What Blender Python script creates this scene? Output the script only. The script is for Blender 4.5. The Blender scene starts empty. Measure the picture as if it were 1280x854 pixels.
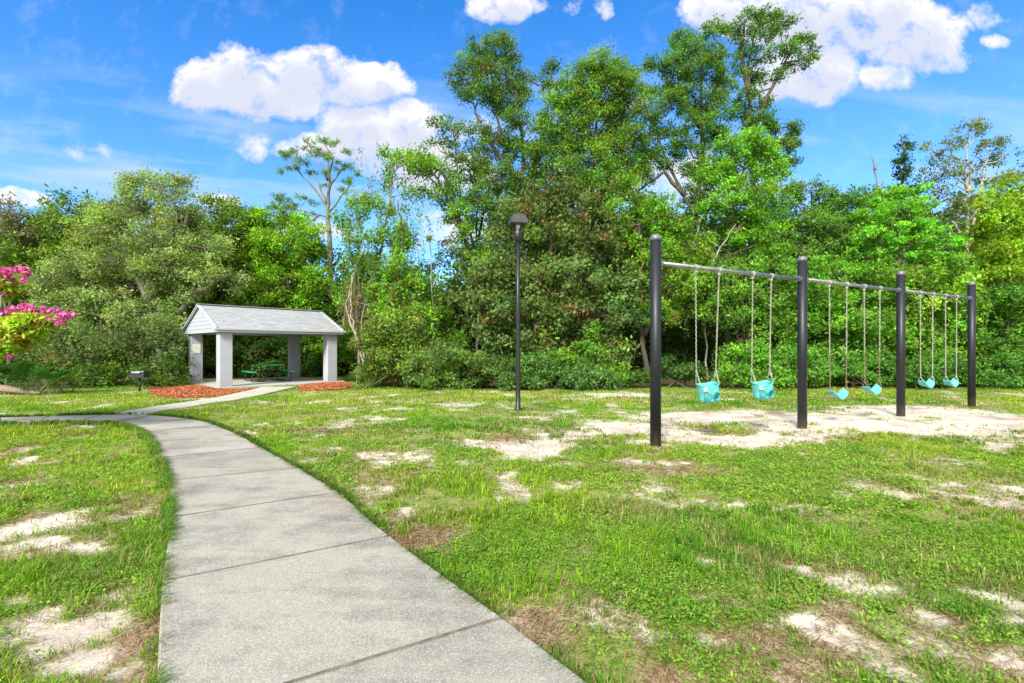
import bpy, bmesh, math, random
import numpy as np
from mathutils import Vector, Matrix

# ------------------------------------------------------------------ camera, light, exposure
F = 620.0; HZ = 436.0; EYE = 1.5
scene = bpy.context.scene
COL = scene.collection
cam_d = bpy.data.cameras.new("camera"); cam = bpy.data.objects.new("camera", cam_d); COL.objects.link(cam)
cam_d.sensor_width = 36; cam_d.lens = F / 1280 * 36; cam_d.shift_y = (HZ - 427) / 1280
cam_d.clip_start = 0.05; cam_d.clip_end = 3000
cam.location = (0, 0, EYE); cam.rotation_euler = (math.radians(90), 0, 0)
scene.camera = cam
SUN_EL, SUN_AZ = 38.0, 200.0        # azimuth clockwise from +Y (north): sun behind the camera, to the left
SUN_STRENGTH, SKY_STRENGTH, EXPOSURE = 3.1, 0.113, 1.22
sd = bpy.data.lights.new("sun", 'SUN'); sd.energy = SUN_STRENGTH; sd.angle = math.radians(13); sd.color = (1, .95, .85)
sun = bpy.data.objects.new("sun", sd); COL.objects.link(sun)
_e, _a = math.radians(SUN_EL), math.radians(SUN_AZ)
sv = Vector((math.sin(_a) * math.cos(_e), math.cos(_a) * math.cos(_e), math.sin(_e)))
sun.rotation_euler = sv.to_track_quat('Z', 'Y').to_euler(); sun.location = sv * 60
scene.view_settings.view_transform = 'Standard'; scene.view_settings.look = 'None'
scene.view_settings.exposure = EXPOSURE; scene.view_settings.gamma = 1
scene.view_settings.use_curve_mapping = False
scene.cycles.max_bounces = 6; scene.cycles.transmission_bounces = 4; scene.cycles.transparent_max_bounces = 6
scene.cycles.diffuse_bounces = 4
scene.cycles.use_denoising = True

def G(px, py):
    y = F * EYE / (py - HZ); return ((px - 640) / F * y, y)
def P(px, py, y):
    return ((px - 640) / F * y, y, EYE - (py - HZ) / F * y)

# ------------------------------------------------------------------ sky
CLOUDS = [(250,108,40,30,1),(300,88,40,36,1),(325,112,70,30,1),(385,92,60,34,1),(430,108,55,26,1),(475,105,38,22,1),(350,128,70,20,.9),
 (440,150,50,24,1),(515,150,34,24,1),(400,180,55,16,.8),(460,178,60,26,1),(500,190,70,34,.9),(560,215,70,30,.8),(585,160,30,20,.5),
 (632,6,46,22,1),(715,8,12,18,.45),(752,8,14,20,.55),
 (905,14,52,26,1),(985,20,80,38,1),(1075,22,90,42,1),(1140,45,68,40,1),(1020,85,50,44,1),(970,95,40,32,.9),(1105,94,34,20,.9),(1165,72,50,18,.7),
 (1232,22,30,20,.5),(1245,54,26,9,.5),(28,250,40,14,.9),(268,248,30,9,.8),(322,178,24,20,.55),(385,285,60,14,.6),(110,190,40,14,.25),
 (860,230,90,40,.5),(560,290,60,30,.5),(720,250,60,30,.4),
 (-300,120,160,60,1),(-520,40,140,70,1),(1500,80,150,50,1),(1800,150,180,60,1),(300,-380,200,80,1),(900,-500,220,110,1)]
world = bpy.data.worlds.new("World"); scene.world = world; world.use_nodes = True
world.cycles.sampling_method = 'MANUAL'; world.cycles.sample_map_resolution = 512
nt = world.node_tree; nt.nodes.clear()
def N(tree, t, **kw):
    n = tree.nodes.new(t)
    for k, v in sorted(kw.items(), key=lambda q: q[0] == 'ins'):
        if k == 'ins':
            for kk, vv in v.items():
                if hasattr(vv, 'is_linked') or isinstance(vv, bpy.types.NodeSocket): tree.links.new(vv, n.inputs[kk])
                else: n.inputs[kk].default_value = vv
        else: setattr(n, k, v)
    return n
def MT(tree, op, a, b=None, c=None, clamp=False):
    n = tree.nodes.new('ShaderNodeMath'); n.operation = op; n.use_clamp = clamp
    for i, v in enumerate((a, b, c)):
        if v is None: continue
        if isinstance(v, (int, float)): n.inputs[i].default_value = v
        else: tree.links.new(v, n.inputs[i])
    return n.outputs[0]
tc = N(nt, 'ShaderNodeTexCoord'); sep = N(nt, 'ShaderNodeSeparateXYZ', ins={0: tc.outputs['Generated']})
yy = MT(nt, 'MAXIMUM', sep.outputs[1], 0.05)
U0 = MT(nt, 'DIVIDE', sep.outputs[0], yy); V0 = MT(nt, 'DIVIDE', sep.outputs[2], yy)
uv = N(nt, 'ShaderNodeCombineXYZ', ins={0: U0, 1: V0})
wn = N(nt, 'ShaderNodeTexNoise', ins={'Vector': uv.outputs[0], 'Scale': 9.0, 'Detail': 5.0, 'Roughness': .6})
ws = N(nt, 'ShaderNodeSeparateColor', ins={0: wn.outputs['Color']})
U = MT(nt, 'ADD', U0, MT(nt, 'MULTIPLY', MT(nt, 'SUBTRACT', ws.outputs[0], .5), .09))
V = MT(nt, 'ADD', V0, MT(nt, 'MULTIPLY', MT(nt, 'SUBTRACT', ws.outputs[1], .5), .07))
def cloud_field(Us, Vs):
    acc = None
    for (cx, cy, rx, ry, w) in CLOUDS:
        a = MT(nt, 'MULTIPLY', MT(nt, 'SUBTRACT', Us, (cx - 640) / F), F / (rx * 1.25))
        b = MT(nt, 'MULTIPLY', MT(nt, 'SUBTRACT', Vs, (HZ - cy) / F), F / (ry * 1.25))
        d = MT(nt, 'ADD', MT(nt, 'MULTIPLY', a, a), MT(nt, 'MULTIPLY', b, b))
        m = MT(nt, 'MULTIPLY', MT(nt, 'SUBTRACT', 1.0, d, clamp=True), w)
        acc = m if acc is None else MT(nt, 'SMOOTH_MAX', acc, m, .12)
    return acc
field = cloud_field(U, V)
field_up = cloud_field(U, MT(nt, 'ADD', V, .032))
n2 = N(nt, 'ShaderNodeTexNoise', ins={'Vector': uv.outputs[0], 'Scale': 15.0, 'Detail': 9.0, 'Roughness': .64, 'Distortion': .25})
nb = N(nt, 'ShaderNodeTexNoise', ins={'Vector': uv.outputs[0], 'Scale': 7.0, 'Detail': 4.0, 'Roughness': .55})
dens = MT(nt, 'ADD', MT(nt, 'MULTIPLY', MT(nt, 'MINIMUM', field, .62), 1.15), MT(nt, 'ADD', MT(nt, 'MULTIPLY', MT(nt, 'SUBTRACT', n2.outputs[0], .5), 2.3), MT(nt, 'MULTIPLY', MT(nt, 'SUBTRACT', nb.outputs[0], .5), .7)))
dens = MT(nt, 'MULTIPLY', MT(nt, 'SUBTRACT', dens, .16), 1.8, clamp=True)
dens = MT(nt, 'MULTIPLY', dens, MT(nt, 'MULTIPLY', MT(nt, 'SUBTRACT', field, .06), 5.0, clamp=True))
# thin cirrus streaks low on the left
cz = N(nt, 'ShaderNodeCombineXYZ', ins={0: MT(nt, 'MULTIPLY', U0, 1.3), 1: MT(nt, 'MULTIPLY', MT(nt, 'ADD', V0, MT(nt, 'MULTIPLY', U0, .12)), 9.0)})
n3 = N(nt, 'ShaderNodeTexNoise', ins={'Vector': cz.outputs[0], 'Scale': 1.6, 'Detail': 4.0, 'Roughness': .5})
cir = MT(nt, 'MULTIPLY', MT(nt, 'SUBTRACT', n3.outputs[0], .45), 2.8, clamp=True)
cirm = MT(nt, 'SUBTRACT', 1.0, MT(nt, 'ABSOLUTE', MT(nt, 'MULTIPLY', MT(nt, 'SUBTRACT', V0, .36), 4.0)), clamp=True)
cir = MT(nt, 'MULTIPLY', MT(nt, 'MULTIPLY', cir, cirm), 1.3, clamp=True)
sky = N(nt, 'ShaderNodeTexSky'); sky.sky_type = 'NISHITA'; sky.sun_disc = False
sky.sun_elevation = math.radians(SUN_EL); sky.sun_rotation = math.radians(SUN_AZ)
sky.air_density = 1.0; sky.dust_density = 0.35; sky.ozone_density = 2.2
hs0 = N(nt, 'ShaderNodeVectorMath', operation='MULTIPLY_ADD', ins={0: sky.outputs[0], 1: (.67, .88, 1.16), 2: (-.45, -.30, 0)})
hs = N(nt, 'ShaderNodeVectorMath', operation='MAXIMUM', ins={0: hs0.outputs[0], 1: (.05, .2, .4)})
# broken bright cloud added out of view, overhead and behind, as soft frontal fill
n4 = N(nt, 'ShaderNodeTexNoise', ins={'Vector': tc.outputs['Generated'], 'Scale': 2.2, 'Detail': 5.0, 'Roughness': .55})
behind = MT(nt, 'MULTIPLY', MT(nt, 'SUBTRACT', MT(nt, 'ADD', MT(nt, 'MULTIPLY', sep.outputs[1], -1.3), MT(nt, 'ADD', MT(nt, 'MULTIPLY', MT(nt, 'MAXIMUM', MT(nt, 'SUBTRACT', sep.outputs[2], .62), 0), 2.5), MT(nt, 'SUBTRACT', n4.outputs[0], .5))), .05), 3.0, clamp=True)
shade = MT(nt, 'MULTIPLY', MT(nt, 'SUBTRACT', MT(nt, 'ADD', field_up, MT(nt, 'ADD', MT(nt, 'MULTIPLY', n2.outputs[0], 1.5), MT(nt, 'MULTIPLY', nb.outputs[0], .9))), 1.50), 1.7, clamp=True)
shade = MT(nt, 'MULTIPLY', shade, .82)
ccol = N(nt, 'ShaderNodeMix', data_type='RGBA', ins={0: shade, 6: (3.95, 3.95, 4.0, 1), 7: (2.65, 2.85, 3.55, 1)})
m1 = N(nt, 'ShaderNodeMix', data_type='RGBA', ins={0: cir, 6: hs.outputs[0], 7: (2.6, 3.2, 3.9, 1)})
m2 = N(nt, 'ShaderNodeMix', data_type='RGBA', ins={0: dens, 6: m1.outputs[2], 7: ccol.outputs[2]})
m3 = N(nt, 'ShaderNodeMix', data_type='RGBA', ins={0: behind, 6: m2.outputs[2], 7: (5.2, 5.15, 4.95, 1)})
bg = N(nt, 'ShaderNodeBackground', ins={0: m3.outputs[2], 1: SKY_STRENGTH})
wo = N(nt, 'ShaderNodeOutputWorld', ins={0: bg.outputs[0]})

# ------------------------------------------------------------------ helpers
random.seed(7); RNG = np.random.default_rng(7)
def tag(o, label=None, cat=None, group=None, kind=None):
    if label: o['label'] = label
    if cat: o['category'] = cat
    if group: o['group'] = group
    if kind: o['kind'] = kind
    return o
def thing(name, label, cat, loc=(0, 0, 0), rotz=0, group=None):
    o = bpy.data.objects.new(name, None); COL.objects.link(o); o.empty_display_size = .2
    o.location = loc; o.rotation_euler = (0, 0, rotz)
    return tag(o, label, cat, group)
def link(name, me, mat=None, parent=None):
    o = bpy.data.objects.new(name, me); COL.objects.link(o)
    if mat: me.materials.append(mat)
    if parent: o.parent = parent
    return o
def obj(name, bm, mat=None, parent=None, smooth=False):
    me = bpy.data.meshes.new(name); bm.to_mesh(me); bm.free()
    if smooth:
        for p in me.polygons: p.use_smooth = True
    return link(name, me, mat, parent)
def np_mesh(name, V_, faces, colors=None, smooth=False, attrs=None):
    """V_ (n,3), faces (m,k)"""
    me = bpy.data.meshes.new(name)
    V_ = np.ascontiguousarray(V_, dtype=np.float32); faces = np.ascontiguousarray(faces, dtype=np.int32)
    m, k = faces.shape
    me.vertices.add(len(V_)); me.vertices.foreach_set('co', V_.ravel())
    me.loops.add(m * k); me.loops.foreach_set('vertex_index', faces.ravel())
    me.polygons.add(m); me.polygons.foreach_set('loop_start', np.arange(0, m * k, k, dtype=np.int32))
    me.update(calc_edges=True)
    if smooth: me.polygons.foreach_set('use_smooth', np.ones(m, dtype=bool))
    if colors is not None:
        a = me.color_attributes.new('Col', 'FLOAT_COLOR', 'POINT')
        c = np.ones((len(V_), 4), dtype=np.float32); c[:, :3] = colors
        a.data.foreach_set('color', c.ravel())
    for nm, arr in (attrs or {}).items():
        a = me.attributes.new(nm, 'FLOAT', 'POINT'); a.data.foreach_set('value', np.asarray(arr, dtype=np.float32))
    return me
def bbox(bm, c, s, rz=0, bevel=0):
    r = bmesh.ops.create_cube(bm, size=1)
    vs = r['verts']
    bmesh.ops.scale(bm, vec=s, verts=vs)
    if bevel:
        es = list({e for v in vs for e in v.link_edges})
        g = bmesh.ops.bevel(bm, geom=es, offset=bevel, segments=2, affect='EDGES', profile=.5)
        vs = list({v for f in g['faces'] for v in f.verts} | {v for v in vs if v.is_valid})
    if rz: bmesh.ops.rotate(bm, cent=(0, 0, 0), matrix=Matrix.Rotation(rz, 3, 'Z'), verts=vs)
    bmesh.ops.translate(bm, vec=c, verts=vs)
    return vs
def tube(bm, pts, rad, seg=10, caps=True):
    pts = [Vector(p) for p in pts]
    if isinstance(rad, (int, float)): rad = [rad] * len(pts)
    rings = []; prev = None
    for i, p in enumerate(pts):
        d = (pts[min(i + 1, len(pts) - 1)] - pts[max(i - 1, 0)]).normalized()
        if prev is None:
            prev = d.cross(Vector((0, 0, 1)) if abs(d.z) < .9 else Vector((1, 0, 0))).normalized()
        u = (prev - d * prev.dot(d)).normalized(); prev = u; v = d.cross(u)
        rings.append([bm.verts.new(p + (u * math.cos(2 * math.pi * k / seg) + v * math.sin(2 * math.pi * k / seg)) * rad[i]) for k in range(seg)])
    for a, b in zip(rings, rings[1:]):
        for k in range(seg): bm.faces.new((a[k], a[(k + 1) % seg], b[(k + 1) % seg], b[k]))
    if caps:
        bm.faces.new(rings[0][::-1]); bm.faces.new(rings[-1])
def lathe(bm, prof, seg=24, c=(0, 0, 0)):
    rings = []
    for r, z in prof:
        rings.append([bm.verts.new((c[0] + max(r, 1e-4) * math.cos(2 * math.pi * k / seg), c[1] + max(r, 1e-4) * math.sin(2 * math.pi * k / seg), c[2] + z)) for k in range(seg)])
    for a, b in zip(rings, rings[1:]):
        for k in range(seg): bm.faces.new((a[k], a[(k + 1) % seg], b[(k + 1) % seg], b[k]))
    bm.faces.new(rings[0][::-1]); bm.faces.new(rings[-1])

# numpy value noise
def vnoise(x, y, seed=0):
    xi = np.floor(x).astype(np.int64); yi = np.floor(y).astype(np.int64); xf = x - xi; yf = y - yi
    def h(a, b):
        n = (a * 374761393 + b * 668265263 + seed * 974634777) & 0x7fffffff
        n = ((n ^ (n >> 13)) * 1274126177) & 0x7fffffff
        return ((n ^ (n >> 16)) & 0xffff) / 65535.0
    u = xf * xf * (3 - 2 * xf); v = yf * yf * (3 - 2 * yf)
    return (h(xi, yi) * (1 - u) + h(xi + 1, yi) * u) * (1 - v) + (h(xi, yi + 1) * (1 - u) + h(xi + 1, yi + 1) * u) * v
def fbm(x, y, o=4, seed=0):
    s = 0; a = .5; t = 0
    for i in range(o):
        s = s + a * vnoise(x * 2 ** i, y * 2 ** i, seed + i * 17); t += a; a *= .55
    return s / t
def inpoly(x, y, poly):
    r = np.zeros(x.shape, bool); n = len(poly)
    for i in range(n):
        x1, y1 = poly[i]; x2, y2 = poly[(i + 1) % n]
        if y1 == y2: continue
        r ^= ((y1 > y) != (y2 > y)) & (x < (x2 - x1) * (y - y1) / (y2 - y1) + x1)
    return r

# ------------------------------------------------------------------ materials
def mat(name):
    m = bpy.data.materials.new(name); m.use_nodes = True
    return m, m.node_tree, m.node_tree.nodes['Principled BSDF']
def simple(name, col, rough=.5, metal=0, noise=.0, scale=20, bump=0, spec=.5):
    m, t, b = mat(name)
    b.inputs['Roughness'].default_value = rough; b.inputs['Metallic'].default_value = metal
    b.inputs['Specular IOR Level'].default_value = spec
    tcn = N(t, 'ShaderNodeTexCoord')
    nz = N(t, 'ShaderNodeTexNoise', ins={'Vector': tcn.outputs['Object'], 'Scale': scale, 'Detail': 5.0})
    k = N(t, 'ShaderNodeMapRange', ins={0: nz.outputs[0], 1: .3, 2: .7, 3: 1 - noise, 4: 1 + noise})
    mx = N(t, 'ShaderNodeVectorMath', operation='SCALE', ins={0: col[:3], 3: k.outputs[0]})
    t.links.new(mx.outputs[0], b.inputs['Base Color'])
    if bump:
        bp = N(t, 'ShaderNodeBump', ins={'Strength': bump, 'Distance': .01, 'Height': nz.outputs[0]})
        t.links.new(bp.outputs[0], b.inputs['Normal'])
    return m
def leaf_material(name, rough=.5, trans=.38, spec=.2):
    m, t, b = mat(name)
    ca = N(t, 'ShaderNodeVertexColor'); ca.layer_name = 'Col'
    b.inputs['Roughness'].default_value = rough; b.inputs['Specular IOR Level'].default_value = spec
    t.links.new(ca.outputs[0], b.inputs['Base Color'])
    tr = N(t, 'ShaderNodeBsdfTranslucent')
    hv = N(t, 'ShaderNodeMix', data_type='RGBA', blend_type='MULTIPLY', ins={0: 1.0, 6: ca.outputs[0], 7: (1.5, 1.7, .6, 1)})
    t.links.new(hv.outputs[2], tr.inputs[0])
    ms = N(t, 'ShaderNodeMixShader', ins={0: trans, 1: b.outputs[0], 2: tr.outputs[0]})
    t.links.new(ms.outputs[0], t.nodes['Material Output'].inputs[0])
    return m
M_LEAF = leaf_material('leaf'); M_GRASS = leaf_material('grass_blade', .55, .4, .12)
M_PETAL = leaf_material('petal', .6, .3, .2)
def bark(name, col, scale=10):
    m, t, b = mat(name)
    tcn = N(t, 'ShaderNodeTexCoord'); mp = N(t, 'ShaderNodeMapping', ins={0: tcn.outputs['Object'], 3: (1, 1, .25)})
    nz = N(t, 'ShaderNodeTexNoise', ins={'Vector': mp.outputs[0], 'Scale': scale, 'Detail': 8.0, 'Roughness': .7})
    cr = N(t, 'ShaderNodeValToRGB', ins={0: nz.outputs[0]})
    cr.color_ramp.elements[0].position = .35; cr.color_ramp.elements[1].position = .65
    cr.color_ramp.elements[0].color = (*[c * .45 for c in col], 1); cr.color_ramp.elements[1].color = (*[c * 1.25 for c in col], 1)
    t.links.new(cr.outputs[0], b.inputs['Base Color']); b.inputs['Roughness'].default_value = .9
    bp = N(t, 'ShaderNodeBump', ins={'Strength': .6, 'Distance': .02, 'Height': nz.outputs[0]}); t.links.new(bp.outputs[0], b.inputs['Normal'])
    return m
M_BARK = bark('bark_brown', (.10, .08, .055)); M_BARKG = bark('bark_grey', (.22, .20, .16)); M_BARKP = bark('bark_pale', (.42, .38, .31))
M_POST = simple('black_powder_coat', (.008, .009, .014), .5, 0, .25, 8, .15)
def post_mat():
    m, t, b = mat('black_powder_coat'); tcn = N(t, 'ShaderNodeTexCoord'); o_ = tcn.outputs['Object']
    mp = N(t, 'ShaderNodeMapping', ins={0: o_, 3: (1, 1, .3)})
    nz = N(t, 'ShaderNodeTexNoise', ins={'Vector': mp.outputs[0], 'Scale': 14.0, 'Detail': 8.0, 'Roughness': .7})
    sz = N(t, 'ShaderNodeSeparateXYZ', ins={0: o_})
    low = MT(t, 'MULTIPLY', MT(t, 'SUBTRACT', MT(t, 'ADD', -.02, MT(t, 'MULTIPLY', nz.outputs[0], .55)), sz.outputs[2]), 3.0, clamp=True)
    scuff = MT(t, 'MULTIPLY', MT(t, 'SUBTRACT', nz.outputs[0], .62), 9.0, clamp=True)
    a = N(t, 'ShaderNodeMix', data_type='RGBA', ins={0: MT(t, 'MULTIPLY', scuff, .5), 6: (.009, .010, .015, 1), 7: (.05, .045, .045, 1)})
    d = N(t, 'ShaderNodeMix', data_type='RGBA', ins={0: MT(t, 'MULTIPLY', low, .45), 6: a.outputs[2], 7: (.22, .18, .14, 1)})
    t.links.new(d.outputs[2], b.inputs['Base Color'])
    rr = N(t, 'ShaderNodeMapRange', ins={0: nz.outputs[0], 3: .36, 4: .62}); t.links.new(rr.outputs[0], b.inputs['Roughness'])
    return m
M_POST = post_mat()
M_CAP = simple('grey_cap', (.16, .165, .175), .45, .3, .2, 30)
M_GALV = simple('galvanised_pipe', (.30, .31, .32), .38, .75, .3, 14)
M_CHAIN = simple('chain_steel', (.46, .44, .39), .5, .35, .35, 25)
M_RUSTCH = simple('chain_rusty', (.26, .18, .12), .7, .2, .4, 30)
M_TEAL = simple('turquoise_plastic', (.10, .44, .43), .5, 0, .3, 9)
M_TEALD = simple('turquoise_dark', (.03, .27, .30), .45, 0, .1, 6)
M_PLATE = simple('grey_plate', (.30, .38, .40), .5, 0, .3, 30)
M_LAMPBLK = simple('lamp_black', (.014, .014, .016), .42, 0, .2, 12)
M_HOOD = simple('lamp_hood_grey', (.045, .048, .055), .42, .1, .2, 9)
M_TABLE = simple('green_plastic', (.02, .55, .17), .38, 0, .1, 9)
M_FRAME = simple('black_frame', (.015, .016, .016), .45, 0, .1, 9)
M_PAPER = simple('notice_paper', (.72, .75, .66), .7, 0, .05, 9)
M_FASCIA = simple('white_trim', (.44, .47, .53), .55, 0, .06, 4)
M_SOFFIT = simple('grey_soffit', (.30, .30, .34), .8, 0, .08, 4)
M_GRILL = simple('grill_steel', (.035, .038, .04), .55, .4, .3, 10)

# stucco columns
def stucco():
    m, t, b = mat('grey_stucco'); tcn = N(t, 'ShaderNodeTexCoord')
    nz = N(t, 'ShaderNodeTexNoise', ins={'Vector': tcn.outputs['Object'], 'Scale': 2.5, 'Detail': 6.0, 'Roughness': .65})
    n2_ = N(t, 'ShaderNodeTexNoise', ins={'Vector': tcn.outputs['Object'], 'Scale': 90.0, 'Detail': 3.0})
    cr = N(t, 'ShaderNodeValToRGB', ins={0: nz.outputs[0]})
    cr.color_ramp.elements[0].position = .3; cr.color_ramp.elements[1].position = .7
    cr.color_ramp.elements[0].color = (.355, .385, .45, 1); cr.color_ramp.elements[1].color = (.425, .455, .525, 1)
    sz = N(t, 'ShaderNodeSeparateXYZ', ins={0: tcn.outputs['Object']})
    dm = MT(t, 'MULTIPLY', MT(t, 'SUBTRACT', MT(t, 'ADD', .30, MT(t, 'MULTIPLY', nz.outputs[0], .35)), sz.outputs[2]), 2.2, clamp=True)
    dx = N(t, 'ShaderNodeMix', data_type='RGBA', ins={0: MT(t, 'MULTIPLY', dm, .5), 6: cr.outputs[0], 7: (.27, .22, .17, 1)})
    t.links.new(dx.outputs[2], b.inputs['Base Color']); b.inputs['Roughness'].default_value = .85
    bp = N(t, 'ShaderNodeBump', ins={'Strength': .35, 'Distance': .01, 'Height': n2_.outputs[0]}); t.links.new(bp.outputs[0], b.inputs['Normal'])
    return m
M_STUCCO = stucco()
def shingles():
    m, t, b = mat('grey_shingles'); uvn = N(t, 'ShaderNodeUVMap')
    br = N(t, 'ShaderNodeTexBrick', ins={'Vector': uvn.outputs[0], 'Color1': (.33, .35, .375, 1), 'Color2': (.245, .26, .285, 1), 'Mortar': (.17, .17, .19, 1), 'Scale': 1.0, 'Mortar Size': .009, 'Bias': -.2, 'Brick Width': .3, 'Row Height': .14})
    nz = N(t, 'ShaderNodeTexNoise', ins={'Vector': uvn.outputs[0], 'Scale': 5.0, 'Detail': 6.0})
    mx = N(t, 'ShaderNodeMix', data_type='RGBA', blend_type='OVERLAY', ins={0: .22, 6: br.outputs[0], 7: nz.outputs[0]})
    t.links.new(mx.outputs[2], b.inputs['Base Color']); b.inputs['Roughness'].default_value = .9
    bp = N(t, 'ShaderNodeBump', ins={'Strength': .5, 'Distance': .01, 'Height': br.outputs[1]}); bp.invert = True
    t.links.new(bp.outputs[0], b.inputs['Normal'])
    return m
M_SHINGLE = shingles(); M_RIDGE = simple('ridge_shingle', (.36, .37, .40), .9, 0, .15, 12)
def siding_mat(): return simple('grey_siding', (.38, .415, .48), .6, 0, .05, 5)
M_SIDING = siding_mat()

def concrete(name, lo=(.125, .12, .10), hi=(.325, .308, .265), warm=False):
    m, t, b = mat(name); g = N(t, 'ShaderNodeNewGeometry')
    big = N(t, 'ShaderNodeTexNoise', ins={'Vector': g.outputs['Position'], 'Scale': 1.1, 'Detail': 9.0, 'Roughness': .68})
    mp = N(t, 'ShaderNodeMapping', ins={0: g.outputs['Position'], 2: (0, 0, .5), 3: (1.2, 5.0, 1)})
    streak = N(t, 'ShaderNodeTexNoise', ins={'Vector': mp.outputs[0], 'Scale': 1.3, 'Detail': 6.0, 'Roughness': .6})
    sm = MT(t, 'ADD', MT(t, 'MULTIPLY', big.outputs[0], .7), MT(t, 'MULTIPLY', streak.outputs[0], .3))
    cr = N(t, 'ShaderNodeValToRGB', ins={0: sm})
    cr.color_ramp.elements[0].position = .36; cr.color_ramp.elements[1].position = .54
    cr.color_ramp.elements[0].color = (*lo, 1); cr.color_ramp.elements[1].color = (*hi, 1)
    vo = N(t, 'ShaderNodeTexVoronoi', ins={'Vector': g.outputs['Position'], 'Scale': 170.0})
    sc = N(t, 'ShaderNodeSeparateColor', ins={0: vo.outputs['Color']})
    speck = MT(t, 'GREATER_THAN', sc.outputs[0], .74)
    dark = MT(t, 'LESS_THAN', sc.outputs[1], .22)
    a = N(t, 'ShaderNodeMix', data_type='RGBA', ins={0: MT(t, 'MULTIPLY', speck, .42), 6: cr.outputs[0], 7: (.55, .53, .47, 1)})
    c = N(t, 'ShaderNodeMix', data_type='RGBA', ins={0: MT(t, 'MULTIPLY', dark, .42), 6: a.outputs[2], 7: (.15, .145, .13, 1)})
    # a few rusty-pink stains
    st = N(t, 'ShaderNodeTexNoise', ins={'Vector': g.outputs['Position'], 'Scale': .8, 'Detail': 6.0, 'W': 3.0}, noise_dimensions='4D')
    stm = MT(t, 'MULTIPLY', MT(t, 'SUBTRACT', st.outputs[0], .64), 6.0, clamp=True)
    d = N(t, 'ShaderNodeMix', data_type='RGBA', ins={0: MT(t, 'MULTIPLY', stm, .5), 6: c.outputs[2], 7: (.42, .27, .17, 1)})
    gr = N(t, 'ShaderNodeTexNoise', ins={'Vector': g.outputs['Position'], 'Scale': 60.0, 'Detail': 4.0})
    tone = N(t, 'ShaderNodeAttribute', attribute_name='tone').outputs['Fac']
    tv = N(t, 'ShaderNodeVectorMath', operation='SCALE', ins={0: d.outputs[2], 3: MT(t, 'ADD', tone, 1.0)})
    t.links.new(tv.outputs[0], b.inputs['Base Color']); b.inputs['Roughness'].default_value = .88
    bh = MT(t, 'ADD', MT(t, 'MULTIPLY', vo.outputs['Distance'], -.6), gr.outputs[0])
    bp = N(t, 'ShaderNodeBump', ins={'Strength': .35, 'Distance': .004, 'Height': bh}); t.links.new(bp.outputs[0], b.inputs['Normal'])
    return m
M_CONC = concrete('exposed_concrete'); M_SLAB = concrete('slab_concrete', (.36, .36, .36), (.46, .46, .47))

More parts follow.
